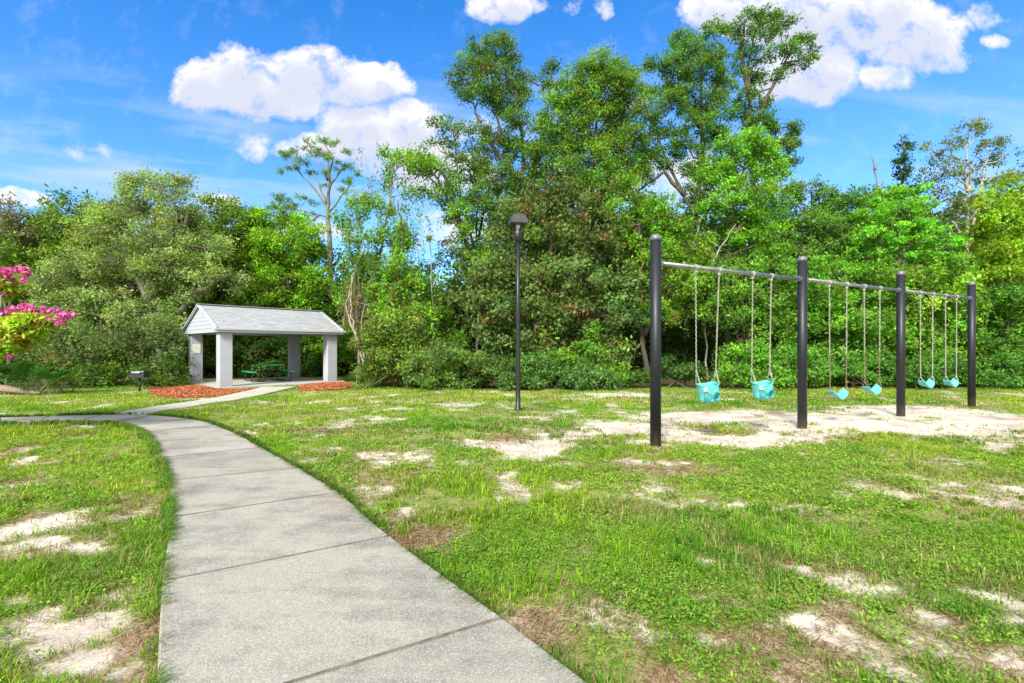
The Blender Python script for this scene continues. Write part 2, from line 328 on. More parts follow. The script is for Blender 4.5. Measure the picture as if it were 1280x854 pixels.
def ground_mat():
    m, t, b = mat('lawn_soil'); g = N(t, 'ShaderNodeNewGeometry')
    A = lambda nm: N(t, 'ShaderNodeAttribute', attribute_name=nm).outputs['Fac']
    pos = g.outputs['Position']
    n1 = N(t, 'ShaderNodeTexNoise', ins={'Vector': pos, 'Scale': 7.0, 'Detail': 8.0, 'Roughness': .7})
    n2_ = N(t, 'ShaderNodeTexNoise', ins={'Vector': pos, 'Scale': 45.0, 'Detail': 5.0, 'Roughness': .7})
    n3_ = N(t, 'ShaderNodeTexNoise', ins={'Vector': pos, 'Scale': 1.6, 'Detail': 6.0, 'Roughness': .6})
    def ramp(f, a, c, p0=.35, p1=.65):
        r = N(t, 'ShaderNodeValToRGB', ins={0: f}); e = r.color_ramp.elements
        e[0].position = p0; e[1].position = p1; e[0].color = (*a, 1); e[1].color = (*c, 1); return r.outputs[0]
    under = ramp(n1.outputs[0], (.13, .17, .03), (.30, .29, .11))
    u2 = N(t, 'ShaderNodeMix', data_type='RGBA', ins={0: MT(t, 'MULTIPLY', MT(t, 'SUBTRACT', n2_.outputs[0], .56), 4.0, clamp=True), 6: under, 7: (.20, .155, .09, 1)})
    sand = ramp(n3_.outputs[0], (.40, .33, .27), (.60, .535, .47), .3, .55)
    s2 = N(t, 'ShaderNodeMix', data_type='RGBA', ins={0: MT(t, 'MULTIPLY', MT(t, 'SUBTRACT', n1.outputs[0], .58), 4.0, clamp=True), 6: sand, 7: (.27, .18, .12, 1)})
    brown = ramp(n2_.outputs[0], (.12, .065, .04), (.46, .35, .26), .38, .62)
    bare = MT(t, 'ADD', A('bare'), MT(t, 'ADD', MT(t, 'MULTIPLY', MT(t, 'SUBTRACT', n1.outputs[0], .5), 1.9), MT(t, 'MULTIPLY', MT(t, 'SUBTRACT', n2_.outputs[0], .5), .7)))
    bare = MT(t, 'MULTIPLY', MT(t, 'SUBTRACT', bare, .24), 2.3, clamp=True)
    c1 = N(t, 'ShaderNodeMix', data_type='RGBA', ins={0: bare, 6: u2.outputs[2], 7: s2.outputs[2]})
    ring = MT(t, 'SUBTRACT', .30, MT(t, 'MULTIPLY', MT(t, 'ABSOLUTE', MT(t, 'SUBTRACT', A('bare'), .42)), 1.6), clamp=True)
    br = MT(t, 'MULTIPLY', MT(t, 'SUBTRACT', MT(t, 'ADD', MT(t, 'ADD', A('brown'), ring), MT(t, 'MULTIPLY', MT(t, 'SUBTRACT', n1.outputs[0], .5), .8)), .35), 3.5, clamp=True)
    c2 = N(t, 'ShaderNodeMix', data_type='RGBA', ins={0: MT(t, 'MULTIPLY', br, .85), 6: c1.outputs[2], 7: brown})
    lit = ramp(n1.outputs[0], (.035, .028, .016), (.12, .085, .045))
    c3 = N(t, 'ShaderNodeMix', data_type='RGBA', ins={0: A('litter'), 6: c2.outputs[2], 7: lit})
    t.links.new(c3.outputs[2], b.inputs['Base Color']); b.inputs['Roughness'].default_value = .95
    b.inputs['Specular IOR Level'].default_value = .15
    bp = N(t, 'ShaderNodeBump', ins={'Strength': .7, 'Distance': .03, 'Height': MT(t, 'ADD', n1.outputs[0], MT(t, 'MULTIPLY', n2_.outputs[0], .35))})
    t.links.new(bp.outputs[0], b.inputs['Normal'])
    return m

# ------------------------------------------------------------------ layout of the ground
SECT = [((.30, -.40), (1.95, .35)), ((-.85, 1.10), (.86, 1.50)), (G(193, 917), G(628, 780)), (G(203, 733), G(487, 675)), (G(213.5, 651), G(423, 619)),
        (G(211, 604), G(373, 588)), (G(200, 575), G(327, 562)), (G(190, 555), G(298, 546)), (G(178, 543), G(268, 533)), (G(160, 535), G(240, 526)),
        (G(138, 531), G(190, 521)), (G(92, 530), G(128, 520.5)), (G(45, 530.5), G(62, 522)), (G(0, 531), G(0, 523.6)), (G(-70, 532), G(-70, 525)), (G(-260, 536), G(-260, 529)), (G(-700, 545), G(-700, 538))]
def catmull(pts, n):
    out = []
    for i in range(len(pts) - 1):
        p0 = pts[max(i - 1, 0)]; p1 = pts[i]; p2 = pts[i + 1]; p3 = pts[min(i + 2, len(pts) - 1)]
        for k in range(n):
            t = k / n
            out.append(tuple(.5 * ((2 * b) + (-a + c) * t + (2 * a - 5 * b + 4 * c - d) * t * t + (-a + 3 * b - 3 * c + d) * t ** 3) for a, b, c, d in zip(p0, p1, p2, p3)))
    out.append(pts[-1]); return out
NS = 6
PL = catmull([s[0] for s in SECT], NS); PR = catmull([s[1] for s in SECT], NS)
PATH_POLY = PL + PR[::-1]
BR_U = [G(112, 523.5), G(150, 516.5), G(196, 509), G(230, 504), G(268, 498.3), G(296, 492.2), G(318, 487.5), G(329, 484.5)]
BR_L = [G(176, 523), G(196, 516), G(214, 512.5), G(240, 509), G(270, 504), G(296, 500.3), G(322, 495.2), G(370, 484)]
BR_POLY = catmull(BR_U, 4) + catmull(BR_L, 4)[::-1]
# pavilion frame
PX0, PY0, PTH, PLN, PWD = -11.07, 19.09, .819, 4.28, 3.76
_c, _s = math.cos(PTH), math.sin(PTH)
def pav(u, v): return (PX0 + u * _c - v * _s, PY0 + u * _s + v * _c)
SLAB_POLY = [pav(-.42, -.42), pav(PLN + .5, -.42), pav(PLN + .5, PWD + .5), pav(-.42, PWD + .5)]
MULCH1 = [G(184, 487), G(196, 482.8), G(222, 480.6), G(243, 480.8), G(262, 484), G(272, 486.8), G(292, 488), G(318, 486.7), G(305, 490), G(287, 493.4), G(262, 496.4), G(232, 497.6), G(205, 497), G(190, 492.5)]
MULCH2 = [G(370, 485.6), G(380, 482), G(398, 479.6), G(425, 478.6), G(441, 480.5), G(438, 484.2), G(425, 487), G(398, 488.6), G(378, 488.4)]
# (px, py, rx, ry, weight) of bare sand, seen in the lawn
SAND = [(42,573,22,4,.8),(25,602,30,8,.8),(50,655,60,18,1),(20,680,60,20,1),(100,680,40,8,.9),(20,745,26,10,.8),(95,775,85,28,1),(150,745,40,14,.8),(110,815,60,30,.9),(160,830,30,20,.8),
 (655,778,36,18,.8),(535,672,20,10,.6),(470,569,24,4,.9),(420,528,30,5,.7),(600,553,60,6,.8),(660,560,45,12,1.4),(690,553,45,9,1),(560,556,30,4,.7),(700,607,22,4,.8),(596,575,30,4,.5),(808,577,34,5,.9),
 (800,606,26,7,.8),(840,624,60,7,.8),(930,628,34,7,.8),(1060,616,50,5,.5),(1000,632,50,6,.5),(720,542,50,7,.9),(790,534,70,8,1.4),(870,520,70,7,1.4),(900,550,90,8,1.4),(960,545,60,7,.9),(930,514,40,4,.9),(1000,508,40,3,.6),
 (1040,524,70,9,1.35),(1110,530,90,9,1.35),(1170,535,90,8,1.35),(1150,513,80,7,1.35),(1215,519,60,7,1.35),(1245,527,70,9,1.4),(1262,545,60,6,.8),(1270,552,40,4,.7),(1090,518,50,6,1),(1000,535,50,8,1.4),
 (1000,568,26,3,.6),(1120,572,26,3,.5),(1022,708,42,10,1),(1050,722,40,10,1),(1080,738,34,12,1),(985,765,36,11,1),(1035,782,38,12,1),(1155,768,26,9,.9),(1240,745,44,14,1),(1265,765,34,12,.9),(1245,812,34,18,.9),
 (910,690,18,5,.8),(880,706,20,5,.7),(855,735,20,6,.6),(905,750,18,5,.6),(890,792,30,12,.7),(985,842,24,12,.7),(1262,612,34,9,.8),(1268,632,24,6,.6),(845,806,14,6,.6),
 (580,504,46,4,.7),(770,493,60,3,.9),(640,508,26,3,.5),(520,500,30,3,.4),(720,498,40,2.5,.5),(400,534,28,5,.6),(450,520,26,3,.5),(1130,700,60,8,.4),(1180,790,30,12,.5),(830,832,20,8,.5),(940,690,40,6,.4),(1235,505,40,2,.4),(310,500,22,1.6,.5),(240,499,40,1.8,.6),(700,760,16,7,.4),(715,720,16,5,.4)]
BROWN = [(525,674,36,16,1),(660,775,40,24,.8),(828,838,50,20,1),(188,790,13,60,1),(178,845,26,26,.8),(455,597,44,7,.8),(540,590,30,5,.6),(125,574,30,5,.7),(110,690,50,10,.5),(20,625,40,6,.5),(640,550,26,4,.6),(1245,520,26,4,.7),(1130,522,20,3,.5),(1260,632,30,9,.5),(555,750,16,5,.3),(790,640,40,5,.35),(1160,775,40,8,.4),(60,690,60,10,.4),(905,790,20,8,.5),(1040,600,60,5,.3),(395,536,30,4,.5),(1212,506,26,3,.5),(30,596,40,5,.5),(470,690,16,8,.3),(600,740,30,10,.4)]
def patch_sum(x, y, L, seed):
    wx = (fbm(x * 1.9, y * 1.9, 5, seed) - .5) * 1.0; wy = (fbm(x * 1.9, y * 1.9, 5, seed + 5) - .5) * .8
    x = x + wx * np.clip(y / 6, .25, 1.4); y2 = y + wy * np.clip(y / 6, .25, 1.4)
    acc = np.zeros_like(x)
    for (cx, cy, rx, ry, w) in L:
        gx, gy = G(cx, cy); sx = rx * gy / F * 1.15; sy = ry * gy * gy / (F * EYE) * 1.15
        acc = np.maximum(acc, w * np.exp(-((x - gx) / sx) ** 2 * .9 - ((y2 - gy) / sy) ** 2 * .9))
    return acc
def bare_mask(x, y):
    b = patch_sum(x, y, SAND, 3)
    wild = np.clip((fbm(x * 1.5, y * 1.2, 5, 41) - .555) * 4.5, 0, .6) * (y > .5)
    return np.maximum(b, wild) * (.42 + 1.0 * fbm(x * 4.5, y * 4.5, 4, 43))
def brown_mask(x, y): return np.maximum(patch_sum(x, y, BROWN, 9), np.clip((fbm(x * .8, y * .8, 5, 77) - .64) * 4, 0, .5))
def treeline(x):
    px = 640 + F * x / 18.5
    t = np.interp(x, [-60, -20, -16.5, -15, -9, -7, -5.5, -3, 4, 6, 8, 20, 60], [16, 16.8, 18, 24.2, 25.8, 21.5, 19.4, 17.9, 17.9, 19.5, 18.6, 18.6, 17])
    return t
def height(x, y):
    h = (fbm(x * .35, y * .35, 3, 5) - .5) * .07 + (fbm(x * 2.1, y * 2.1, 3, 8) - .5) * .018
    near = np.exp(-((x + 1) ** 2 + (y - 2) ** 2) / 8)
    return h * (1 - .5 * near) - .018
def gridmesh():
    nx, ny = 860, 760
    u = np.linspace(-1, 1, nx); v = np.linspace(-1, 1, ny)
    xs = 3 * np.sinh(u * 5.6); ys = 4 + 3 * np.sinh(v * 5.6)
    X, Y = np.meshgrid(xs, ys)
    X = X.ravel(); Y = Y.ravel()
    Z = height(X, Y)
    onpath = inpoly(X, Y, PATH_POLY) | inpoly(X, Y, BR_POLY) | inpoly(X, Y, SLAB_POLY)
    b = bare_mask(X, Y); br = brown_mask(X, Y)
    Z = Z - b * .012
    Z[onpath] = -.06
    far = np.hypot(X, Y) > 30
    Z[far] *= .3
    lit = np.clip((Y - treeline(X) - .55 + (fbm(X * 1.3, Y * 1.3, 3, 61) - .5) * 1.6) * 1.5, 0, 1)
    i = np.arange(nx * ny).reshape(ny, nx)
    Fc = np.stack([i[:-1, :-1], i[:-1, 1:], i[1:, 1:], i[1:, :-1]], -1).reshape(-1, 4)
    return np_mesh('ground', np.stack([X, Y, Z], 1), Fc, smooth=True, attrs={'bare': b, 'brown': br, 'litter': lit})
ground = link('ground', gridmesh(), ground_mat()); tag(ground, 'worn park lawn with bare white sand patches', kind='structure')

# path: slabs with open joints, on a darker bed
def slab_prism(bm, A, B, z0, z1, bev=.011):
    """A, B lists of (x,y) along both edges"""
    poly = A + B[::-1]; n = len(poly)
    cx = sum(p[0] for p in poly) / n; cy = sum(p[1] for p in poly) / n
    top = []; mid = []; bot = []
    for i, p in enumerate(poly):
        a = Vector(poly[i - 1]); c = Vector(poly[(i + 1) % n]); q = Vector(p)
        d1 = (q - a); d2 = (c - q)
        if d1.length < 1e-6: d1 = d2
        if d2.length < 1e-6: d2 = d1
        n1 = Vector((-d1.y, d1.x)).normalized(); n2v = Vector((-d2.y, d2.x)).normalized(); nn = (n1 + n2v).normalized()
        if nn.dot(Vector((cx, cy)) - q) < 0 and abs(nn.dot((Vector((cx, cy)) - q).normalized())) > .05: nn = -nn
        q2 = q + nn * bev
        top.append(bm.verts.new((q2.x, q2.y, z1))); mid.append(bm.verts.new((p[0], p[1], z1 - bev * .8))); bot.append(bm.verts.new((p[0], p[1], z0)))
    k = len(A)
    for i in range(k - 1):
        bm.faces.new((top[i], top[i + 1], top[n - 2 - i], top[n - 1 - i]))
    for i in range(n):
        j = (i + 1) % n
        f = bm.faces.new((top[i], mid[i], mid[j], top[j])); f.material_index = 1 if i in (k - 1, n - 1) else 0; bm.faces.new((mid[i], bot[i], bot[j], mid[j]))
def lerp2(a, b, t): return (a[0] + (b[0] - a[0]) * t, a[1] + (b[1] - a[1]) * t)
bm = bmesh.new(); TONE = bm.verts.layers.float.new('tone')
joints = list(range(0, len(PL), NS))
for a, b in zip(joints, joints[1:]):
    A = PL[a:b + 1]; B = PR[a:b + 1]
    def trim(Lp):
        Lp = list(Lp); g = .009
        d0 = math.dist(Lp[0], Lp[1]); d1 = math.dist(Lp[-1], Lp[-2])
        Lp[0] = lerp2(Lp[0], Lp[1], min(.4, g / max(d0, 1e-3))); Lp[-1] = lerp2(Lp[-1], Lp[-2], min(.4, g / max(d1, 1e-3)))
        return Lp
    n0 = len(bm.verts); slab_prism(bm, trim(A), trim(B), -.12, .035 + random.uniform(-.003, .004)); bm.verts.ensure_lookup_table()
    tn = random.uniform(-.10, .07)
    for v in bm.verts[n0:]: v[TONE] = tn
bmesh.ops.recalc_face_normals(bm, faces=bm.faces)
po = obj('path', bm, M_CONC); po.data.materials.append(simple('joint_edge', (.115, .11, .095), .95, 0, .4, 14)); tag(po, 'concrete footpath of jointed slabs curving to the left', kind='structure')
bm = bmesh.new()
vs = [bm.verts.new((p[0], p[1], -.02)) for p in PL]; ws_ = [bm.verts.new((p[0], p[1], -.02)) for p in PR]
for i in range(len(PL) - 1): bm.faces.new((vs[i], vs[i + 1], ws_[i + 1], ws_[i]))
M_BED = simple('joint_dirt', (.03, .027, .02), .95, 0, .3, 30)
tag(obj('path_bed', bm, M_BED), kind='structure')
bm = bmesh.new()
slab_prism(bm, catmull(BR_U, 4), catmull(BR_L, 4), -.1, .029)
bmesh.ops.recalc_face_normals(bm, faces=bm.faces)
tag(obj('branch_path', bm, concrete('pale_concrete', (.36, .34, .29), (.48, .46, .40))), 'narrow concrete path leading to the pavilion', kind='structure')

# mulch beds
M_MULCH = leaf_material('mulch_chip', .9, .0, .1)
def mulch(poly, name, label, n):
    P_ = np.array(poly); c = P_.mean(0)
    bm = bmesh.new(); rings = []
    sm = catmull([tuple(p) for p in P_] + [tuple(P_[0])], 4)[:-1]
    for s, z in ((1.0, -.03), (.95, .022), (.7, .045), (.35, .055)):
        rings.append([bm.verts.new((c[0] + (p[0] - c[0]) * s, c[1] + (p[1] - c[1]) * s, z)) for p in sm])
    for a, b in zip(rings, rings[1:]):
        for k in range(len(sm)): bm.faces.new((a[k], a[(k + 1) % len(sm)], b[(k + 1) % len(sm)], b[k]))
    bm.faces.new(rings[-1])
    me0 = bpy.data.meshes.new(name); bm.to_mesh(me0)
    V0 = np.array([v.co[:] for v in bm.verts]); bm.free()
    lo = P_.min(0); hi = P_.max(0); X = RNG.uniform(lo[0], hi[0], n * 3); Y = RNG.uniform(lo[1], hi[1], n * 3)
    k = inpoly(X, Y, [tuple(p) for p in sm]); X = X[k]; Y = Y[k]; m = len(X)
    r = .08 * (1 - .2 * RNG.random(m))
    # distance-ish falloff
    q = np.full(m, .02)
    for s, z in ((.95, .026), (.7, .048), (.35, .058)):
        sc = [(c[0] + (p[0] - c[0]) * s, c[1] + (p[1] - c[1]) * s) for p in sm]; q[inpoly(X, Y, sc)] = z
    C = np.stack([X, Y, q + RNG.uniform(0, .02, m)], 1)
    d = RNG.normal(size=(m, 3)); d[:, 2] *= .3; d /= np.linalg.norm(d, axis=1)[:, None]
    nrm = RNG.normal(size=(m, 3)) * .5 + [0, 0, 1]; w = np.cross(d, nrm); w /= np.linalg.norm(w, axis=1)[:, None]
    ln = RNG.uniform(.015, .04, m)[:, None]; wd = RNG.uniform(.006, .013, m)[:, None]
    V_ = np.stack([C - d * ln - w * wd, C - d * ln + w * wd, C + d * ln + w * wd, C + d * ln - w * wd], 1).reshape(-1, 3)
    col = np.array([.46, .17, .075]) * RNG.uniform(.35, 1.4, m)[:, None] * (1 + RNG.normal(0, .08, (m, 3)))
    me = np_mesh(name, V_, np.arange(4 * m).reshape(-1, 4), np.repeat(np.clip(col, 0, 1), 4, 0))
    o = link(name, me, M_MULCH); tag(o, label, 'mulch', kind='stuff')
    me0.materials.append(simple('mulch_base', (.36, .125, .06), .95, 0, .45, 30, .8))
    b = bpy.data.objects.new('mulch_base', me0); COL.objects.link(b); b.parent = o
mulch(MULCH1, 'mulch_bed', 'round orange-red mulch bed at the left front of the pavilion', 11000)
mulch(MULCH2, 'mulch_bed', 'low orange-red mulch strip at the right front of the pavilion', 7000)

# ------------------------------------------------------------------ pavilion
pv = thing('pavilion', 'small open picnic pavilion with four grey columns and a grey shingled gable roof', 'pavilion', (PX0, PY0, 0), PTH)
bm = bmesh.new(); bbox(bm, (PLN / 2 + .04, PWD / 2 + .04, -.02), (PLN + .92, PWD + .92, .14), bevel=.015); obj('floor_slab', bm, M_SLAB, pv)
CH = 2.08
for (u, v) in ((0, 0), (PLN, 0), (0, PWD), (PLN, PWD)):
    bm = bmesh.new(); bbox(bm, (u, v, .052 + CH / 2 - .003), (.44, .44, CH), bevel=.012); obj('column', bm, M_STUCCO, pv)
bm = bmesh.new()   # perimeter beams and ceiling
zb = .05 + CH
OU, OV = .32, .40
bbox(bm, (PLN / 2, -OV + .03, zb + .075), (PLN + 2 * OU + .3, .04, .15)); bbox(bm, (PLN / 2, PWD + OV - .03, zb + .075), (PLN + 2 * OU + .3, .04, .15))
obj('fascia', bm, M_FASCIA, pv)
bm = bmesh.new(); bbox(bm, (PLN / 2, PWD / 2, zb + .035), (PLN + 2 * OU - .02, PWD + 2 * OV - .12, .04)); obj('ceiling', bm, M_SOFFIT, pv)
RISE = 1.02; vm = PWD / 2
def roof_pt(v): return zb + .16 + RISE * (1 - abs(v - vm) / (vm + OV))
bm = bmesh.new(); uvl = bm.loops.layers.uv.new('UVMap')
u0, u1 = -OU - .12, PLN + OU + .22
for s in (-1, 1):
    ve = vm + s * (vm + OV + .04); zr = zb + .16 + RISE; ze = roof_pt(vm + s * (vm + OV)) - .02
    q = [(u0, ve, ze), (u1, ve, ze), (u1, vm, zr), (u0, vm, zr)]
    th = .05
    tops = [bm.verts.new(p) for p in q]; bots = [bm.verts.new((p[0], p[1], p[2] - th)) for p in q]
    sl = math.hypot(ve - vm, zr - ze)
    f = bm.faces.new(tops)
    for l, uvv in zip(f.loops, ((0, 0), (u1 - u0, 0), (u1 - u0, sl), (0, sl))): l[uvl].uv = uvv
    bm.faces.new(bots[::-1])
    for i in range(4): bm.faces.new((tops[i], bots[i], bots[(i + 1) % 4], tops[(i + 1) % 4])).material_index = 1
bmesh.ops.recalc_face_normals(bm, faces=bm.faces)
rf = obj('roof', bm, M_SHINGLE, pv); rf.data.materials.append(M_FASCIA)
bm = bmesh.new()
bbox(bm, ((u0 + u1) / 2, vm - .07, zb + .16 + RISE + .0), (u1 - u0 + .02, .16, .02)); bbox(bm, ((u0 + u1) / 2, vm + .07, zb + .16 + RISE + .001), (u1 - u0 + .02, .16, .02))
obj('ridge_cap', bm, M_RIDGE, rf)
for uu, sgn in ((-OU, -1), (PLN + OU, 1)):
    bm = bmesh.new()
    nb = 7; z = zb + .0; top_z = zb + .16 + RISE - .08
    for k in range(nb):
        z0 = z + (top_z - z) * k / nb; z1 = z + (top_z - z) * (k + 1) / nb
        h0 = max(.02, (vm + OV) * (1 - max(0, (z0 - zb - .12)) / RISE)) - .03; h1 = max(.02, (vm + OV) * (1 - max(0, (z1 - zb - .12)) / RISE)) - .03
        a = uu + sgn * .022; b = uu + sgn * .012
        vv = [(a, vm - h0, z0), (a, vm + h0, z0), (b, vm + h1, z1), (b, vm - h1, z1), (uu - sgn * .02, vm - h0, z0), (uu - sgn * .02, vm + h0, z0), (uu - sgn * .02, vm + h1, z1), (uu - sgn * .02, vm - h1, z1)]
        w = [bm.verts.new(p) for p in vv]
        for f in ((0, 1, 2, 3), (7, 6, 5, 4), (0, 4, 5, 1), (1, 5, 6, 2), (2, 6, 7, 3), (3, 7, 4, 0)): bm.faces.new([w[i] for i in f])
    bmesh.ops.recalc_face_normals(bm, faces=bm.faces)
    obj('gable_siding', bm, M_SIDING, pv)
    bm = bmesh.new(); ub = uu + sgn * .075     # barge boards
    for s in (-1, 1):
        ve = vm + s * (vm + OV + .03); ze = zb + .085; zr = zb + .05 + RISE
        vv = [(ub + du, yv, zv) for du in (-.02, .02) for yv, zv in ((ve, ze), (vm, zr), (vm, zr + .12), (ve, ze + .12))]
        w = [bm.verts.new(p) for p in vv]
        for f in ((0, 1, 2, 3), (7, 6, 5, 4), (0, 4, 5, 1), (1, 5, 6, 2), (2, 6, 7, 3), (3, 7, 4, 0)): bm.faces.new([w[i] for i in f])
    bmesh.ops.recalc_face_normals(bm, faces=bm.faces)
    obj('barge_board', bm, M_FASCIA, pv)
# notice on the back-left column (its left-front face)
bm = bmesh.new(); bbox(bm, (0, 0, 0), (.30, .018, .40), bevel=.004)
nx_, ny_ = pav(.03, PWD - .232)
ns_ = obj('notice_board', bm, M_PAPER); 
# placed on the gable-facing side of the column
nx_, ny_ = pav(-.02, PWD - .232); ns_.location = (nx_, ny_, 1.50); ns_.rotation_euler = (0, 0, PTH)
tag(ns_, 'small blank white notice sheet fixed to the far left pavilion column', 'notice')

# picnic table
pt = thing('picnic_table', 'green picnic table with attached benches on black frame under the pavilion', 'picnic table', (-10.95, 22.3, .05), PTH + math.radians(-8))
def slotted(bm, cx, cz, w, l, th):
    bbox(bm, (cx, 0, cz), (w, l, th), bevel=.012)
bm = bmesh.new(); slotted(bm, 0, .74, .78, 1.75, .045); obj('tabletop', bm, M_TABLE, pt)
for s in (-1, 1):
    bm = bmesh.new(); slotted(bm, s * .78, .44, .27, 1.75, .045); obj('bench_seat', bm, M_TABLE, pt)
for s in (-1, 1):
    y = s * .58
    bm = bmesh.new()
    tube(bm, [(-.78, y, .41), (-.82, y, .05), (-.78, y, .02), (-.3, y, .02), (-.26, y, .05), (-.22, y, .42), (-.18, y, .71)], .02, 8)
    tube(bm, [(.78, y, .41), (.82, y, .05), (.78, y, .02), (.3, y, .02), (.26, y, .05), (.22, y, .42), (.18, y, .71)], .02, 8)
    tube(bm, [(-.8, y, .40), (.8, y, .40)], .018, 8)
    obj('leg_frame', bm, M_FRAME, pt, True)

# park grill
gx, gy = G(174.5, 489)
gr = thing('park_grill', 'dark steel pedestal barbecue grill standing on the grass left of the pavilion', 'grill', (gx, gy, 0), math.radians(8))
bm = bmesh.new(); tube(bm, [(0, 0, -.05), (0, 0, .47)], .032, 12); obj('pedestal', bm, M_GRILL, gr, True)
bm = bmesh.new()
bbox(bm, (0, .0, .49), (.46, .36, .025)); bbox(bm, (-.22, 0, .60), (.02, .36, .22)); bbox(bm, (.22, 0, .60), (.02, .36, .22)); bbox(bm, (0, .17, .60), (.42, .02, .22)); bbox(bm, (0, -.171, .585), (.42, .018, .17))
obj('firebox', bm, M_GRILL, gr)
bm = bmesh.new()
for k in range(10): tube(bm, [(-.19 + .042 * k, -.155, .69), (-.19 + .042 * k, .155, .69)], .006, 6)
tube(bm, [(-.205, -.155, .69), (.205, -.155, .69)], .008, 6); tube(bm, [(-.205, .155, .69), (.205, .155, .69)], .008, 6)
g_ = obj('grate', bm, M_GALV, gr)
bm = bmesh.new(); tube(bm, [(-.12, -.185, .66), (-.12, -.23, .66), (.12, -.23, .66), (.12, -.185, .66)], .009, 8); obj('handle', bm, M_GALV, gr)

# ------------------------------------------------------------------ lamp post
lx, ly = G(647.5, 513)
lp = thing('street_lamp', 'tall slim black lamp post with grey hooded lantern on the lawn', 'street lamp', (lx, ly, 0))
K = ly / F
def lz(py): return EYE - (py - HZ) * K
bm = bmesh.new(); lathe(bm, [(.085, -.05), (.085, .04), (.062, .06), (.058, .5), (.052, 2.4), (.046, lz(301))], 20); obj('pole', bm, M_LAMPBLK, lp, True)
bm = bmesh.new(); lathe(bm, [(.05, lz(303)), (.09, lz(301)), (.11, lz(297)), (.115, lz(291)), (.095, lz(289)), (.10, lz(287.5)), (.03, lz(287))], 20); obj('collar', bm, M_LAMPBLK, lp, True)
bm = bmesh.new(); lathe(bm, [(.03, lz(288.5)), (.035, lz(286)), (.055, lz(283)), (.05, lz(280)), (.02, lz(278.5))], 16); obj('bulb', bm, simple('lamp_bulb', (.85, .85, .82), .2, 0, 0), lp, True)
for k in range(4):
    a = math.pi / 4 + k * math.pi / 2 + .2; bm = bmesh.new()
    tube(bm, [(.10 * math.cos(a), .10 * math.sin(a), lz(288.5)), (.17 * math.cos(a), .17 * math.sin(a), lz(278.5))], .009, 6)
    obj('lantern_strut', bm, M_LAMPBLK, lp)
# square hood: hipped, flattened
bm = bmesh.new(); rings = []
for (r, py) in ((.235, 281.6), (.262, 280.5), (.25, 276.5), (.19, 271), (.165, 269.4), (.06, 268.6), (.045, 267), (.045, 265.6), (.0, 264.8)):
    rings.append([bm.verts.new((r * 1.15 * math.cos(math.pi / 4 + .2 + k * math.pi / 2), r * 1.15 * math.sin(math.pi / 4 + .2 + k * math.pi / 2), lz(py))) for k in range(4)])
for a, b in zip(rings, rings[1:]):
    for k in range(4): bm.faces.new((a[k], a[(k + 1) % 4], b[(k + 1) % 4], b[k]))
bm.faces.new(rings[0][::-1])
bmesh.ops.bevel(bm, geom=[e for e in bm.edges if abs(e.verts[0].co.z - e.verts[1].co.z) > .01], offset=.008, segments=2, affect='EDGES')
obj('hood', bm, M_HOOD, lp)

# ------------------------------------------------------------------ swing set
S1 = Vector(G(819.5, 557)); S4 = Vector(G(1214.5, 507)); SD = (S4 - S1); SL = SD.length; SDn = SD / SL
SANG = math.atan2(SDn.y, SDn.x)
sw = thing('swing_frame', 'three bay swing frame with four thick black posts and galvanised top pipe', 'swing frame', (S1.x, S1.y, 0), SANG)
def s_of_px(px):
    u = (px - 640) / F; return (S1.x - u * S1.y) / (u * SDn.y - SDn.x)
POSTS = [0, s_of_px(1002.8), s_of_px(1126), SL]
BZ = 2.83; PT = 3.19
for i, s in enumerate(POSTS):
    bm = bmesh.new(); lathe(bm, [(.084, -.2), (.084, PT)], 28, (s, 0, 0)); p = obj('post', bm, M_POST, sw)
    for f in p.data.polygons: f.use_smooth = abs(f.normal.z) < .5
    bm = bmesh.new(); lathe(bm, [(.087, PT - .02), (.088, PT + .02), (.078, PT + .055), (.05, PT + .08), (.0, PT + .088)], 28, (s, 0, 0)); obj('post_cap', bm, M_CAP, p, True)
for a, b in zip(POSTS, POSTS[1:]):
    bm = bmesh.new(); tube(bm, [(a + .075, 0, BZ), (b - .075, 0, BZ)], .035, 16); br_ = obj('top_pipe', bm, M_GALV, sw, True)
    for q in (a + .079, b - .109):
        bb = bmesh.new(); tube(bb, [(q + .015, 0, BZ + .03), (q + .015, 0, BZ + .062)], .011, 6); obj('bolt', bb, M_GALV, br_)
    for q in (a + .08, b - .13):
        bm = bmesh.new(); tube(bm, [(q, 0, BZ), (q + .05, 0, BZ)], .049, 16); obj('end_collar', bm, M_GALV, br_)
def link_template(L=.044, w=.0105, r=.004):
    pts = []
    for k in range(10):
        a = 2 * math.pi * k / 10; x = w * math.cos(a); z = (L / 2 - w) * (1 if math.sin(a) > 0 else -1) + w * math.sin(a)
        pts.append((x, z))
    V_ = []; Fc = []; n = 10; s = 4
    for k, (x, z) in enumerate(pts):
        a = 2 * math.pi * k / 10; nx, nz = math.cos(a), math.sin(a)
        for j in range(s):
            b = 2 * math.pi * j / s; V_.append((x + nx * r * math.cos(b), r * math.sin(b), z + nz * r * math.cos(b)))
    for k in range(n):
        for j in range(s): Fc.append((k * s + j, k * s + (j + 1) % s, ((k + 1) % n) * s + (j + 1) % s, ((k + 1) % n) * s + j))
    return np.array(V_), np.array(Fc)
LV, LF = link_template()
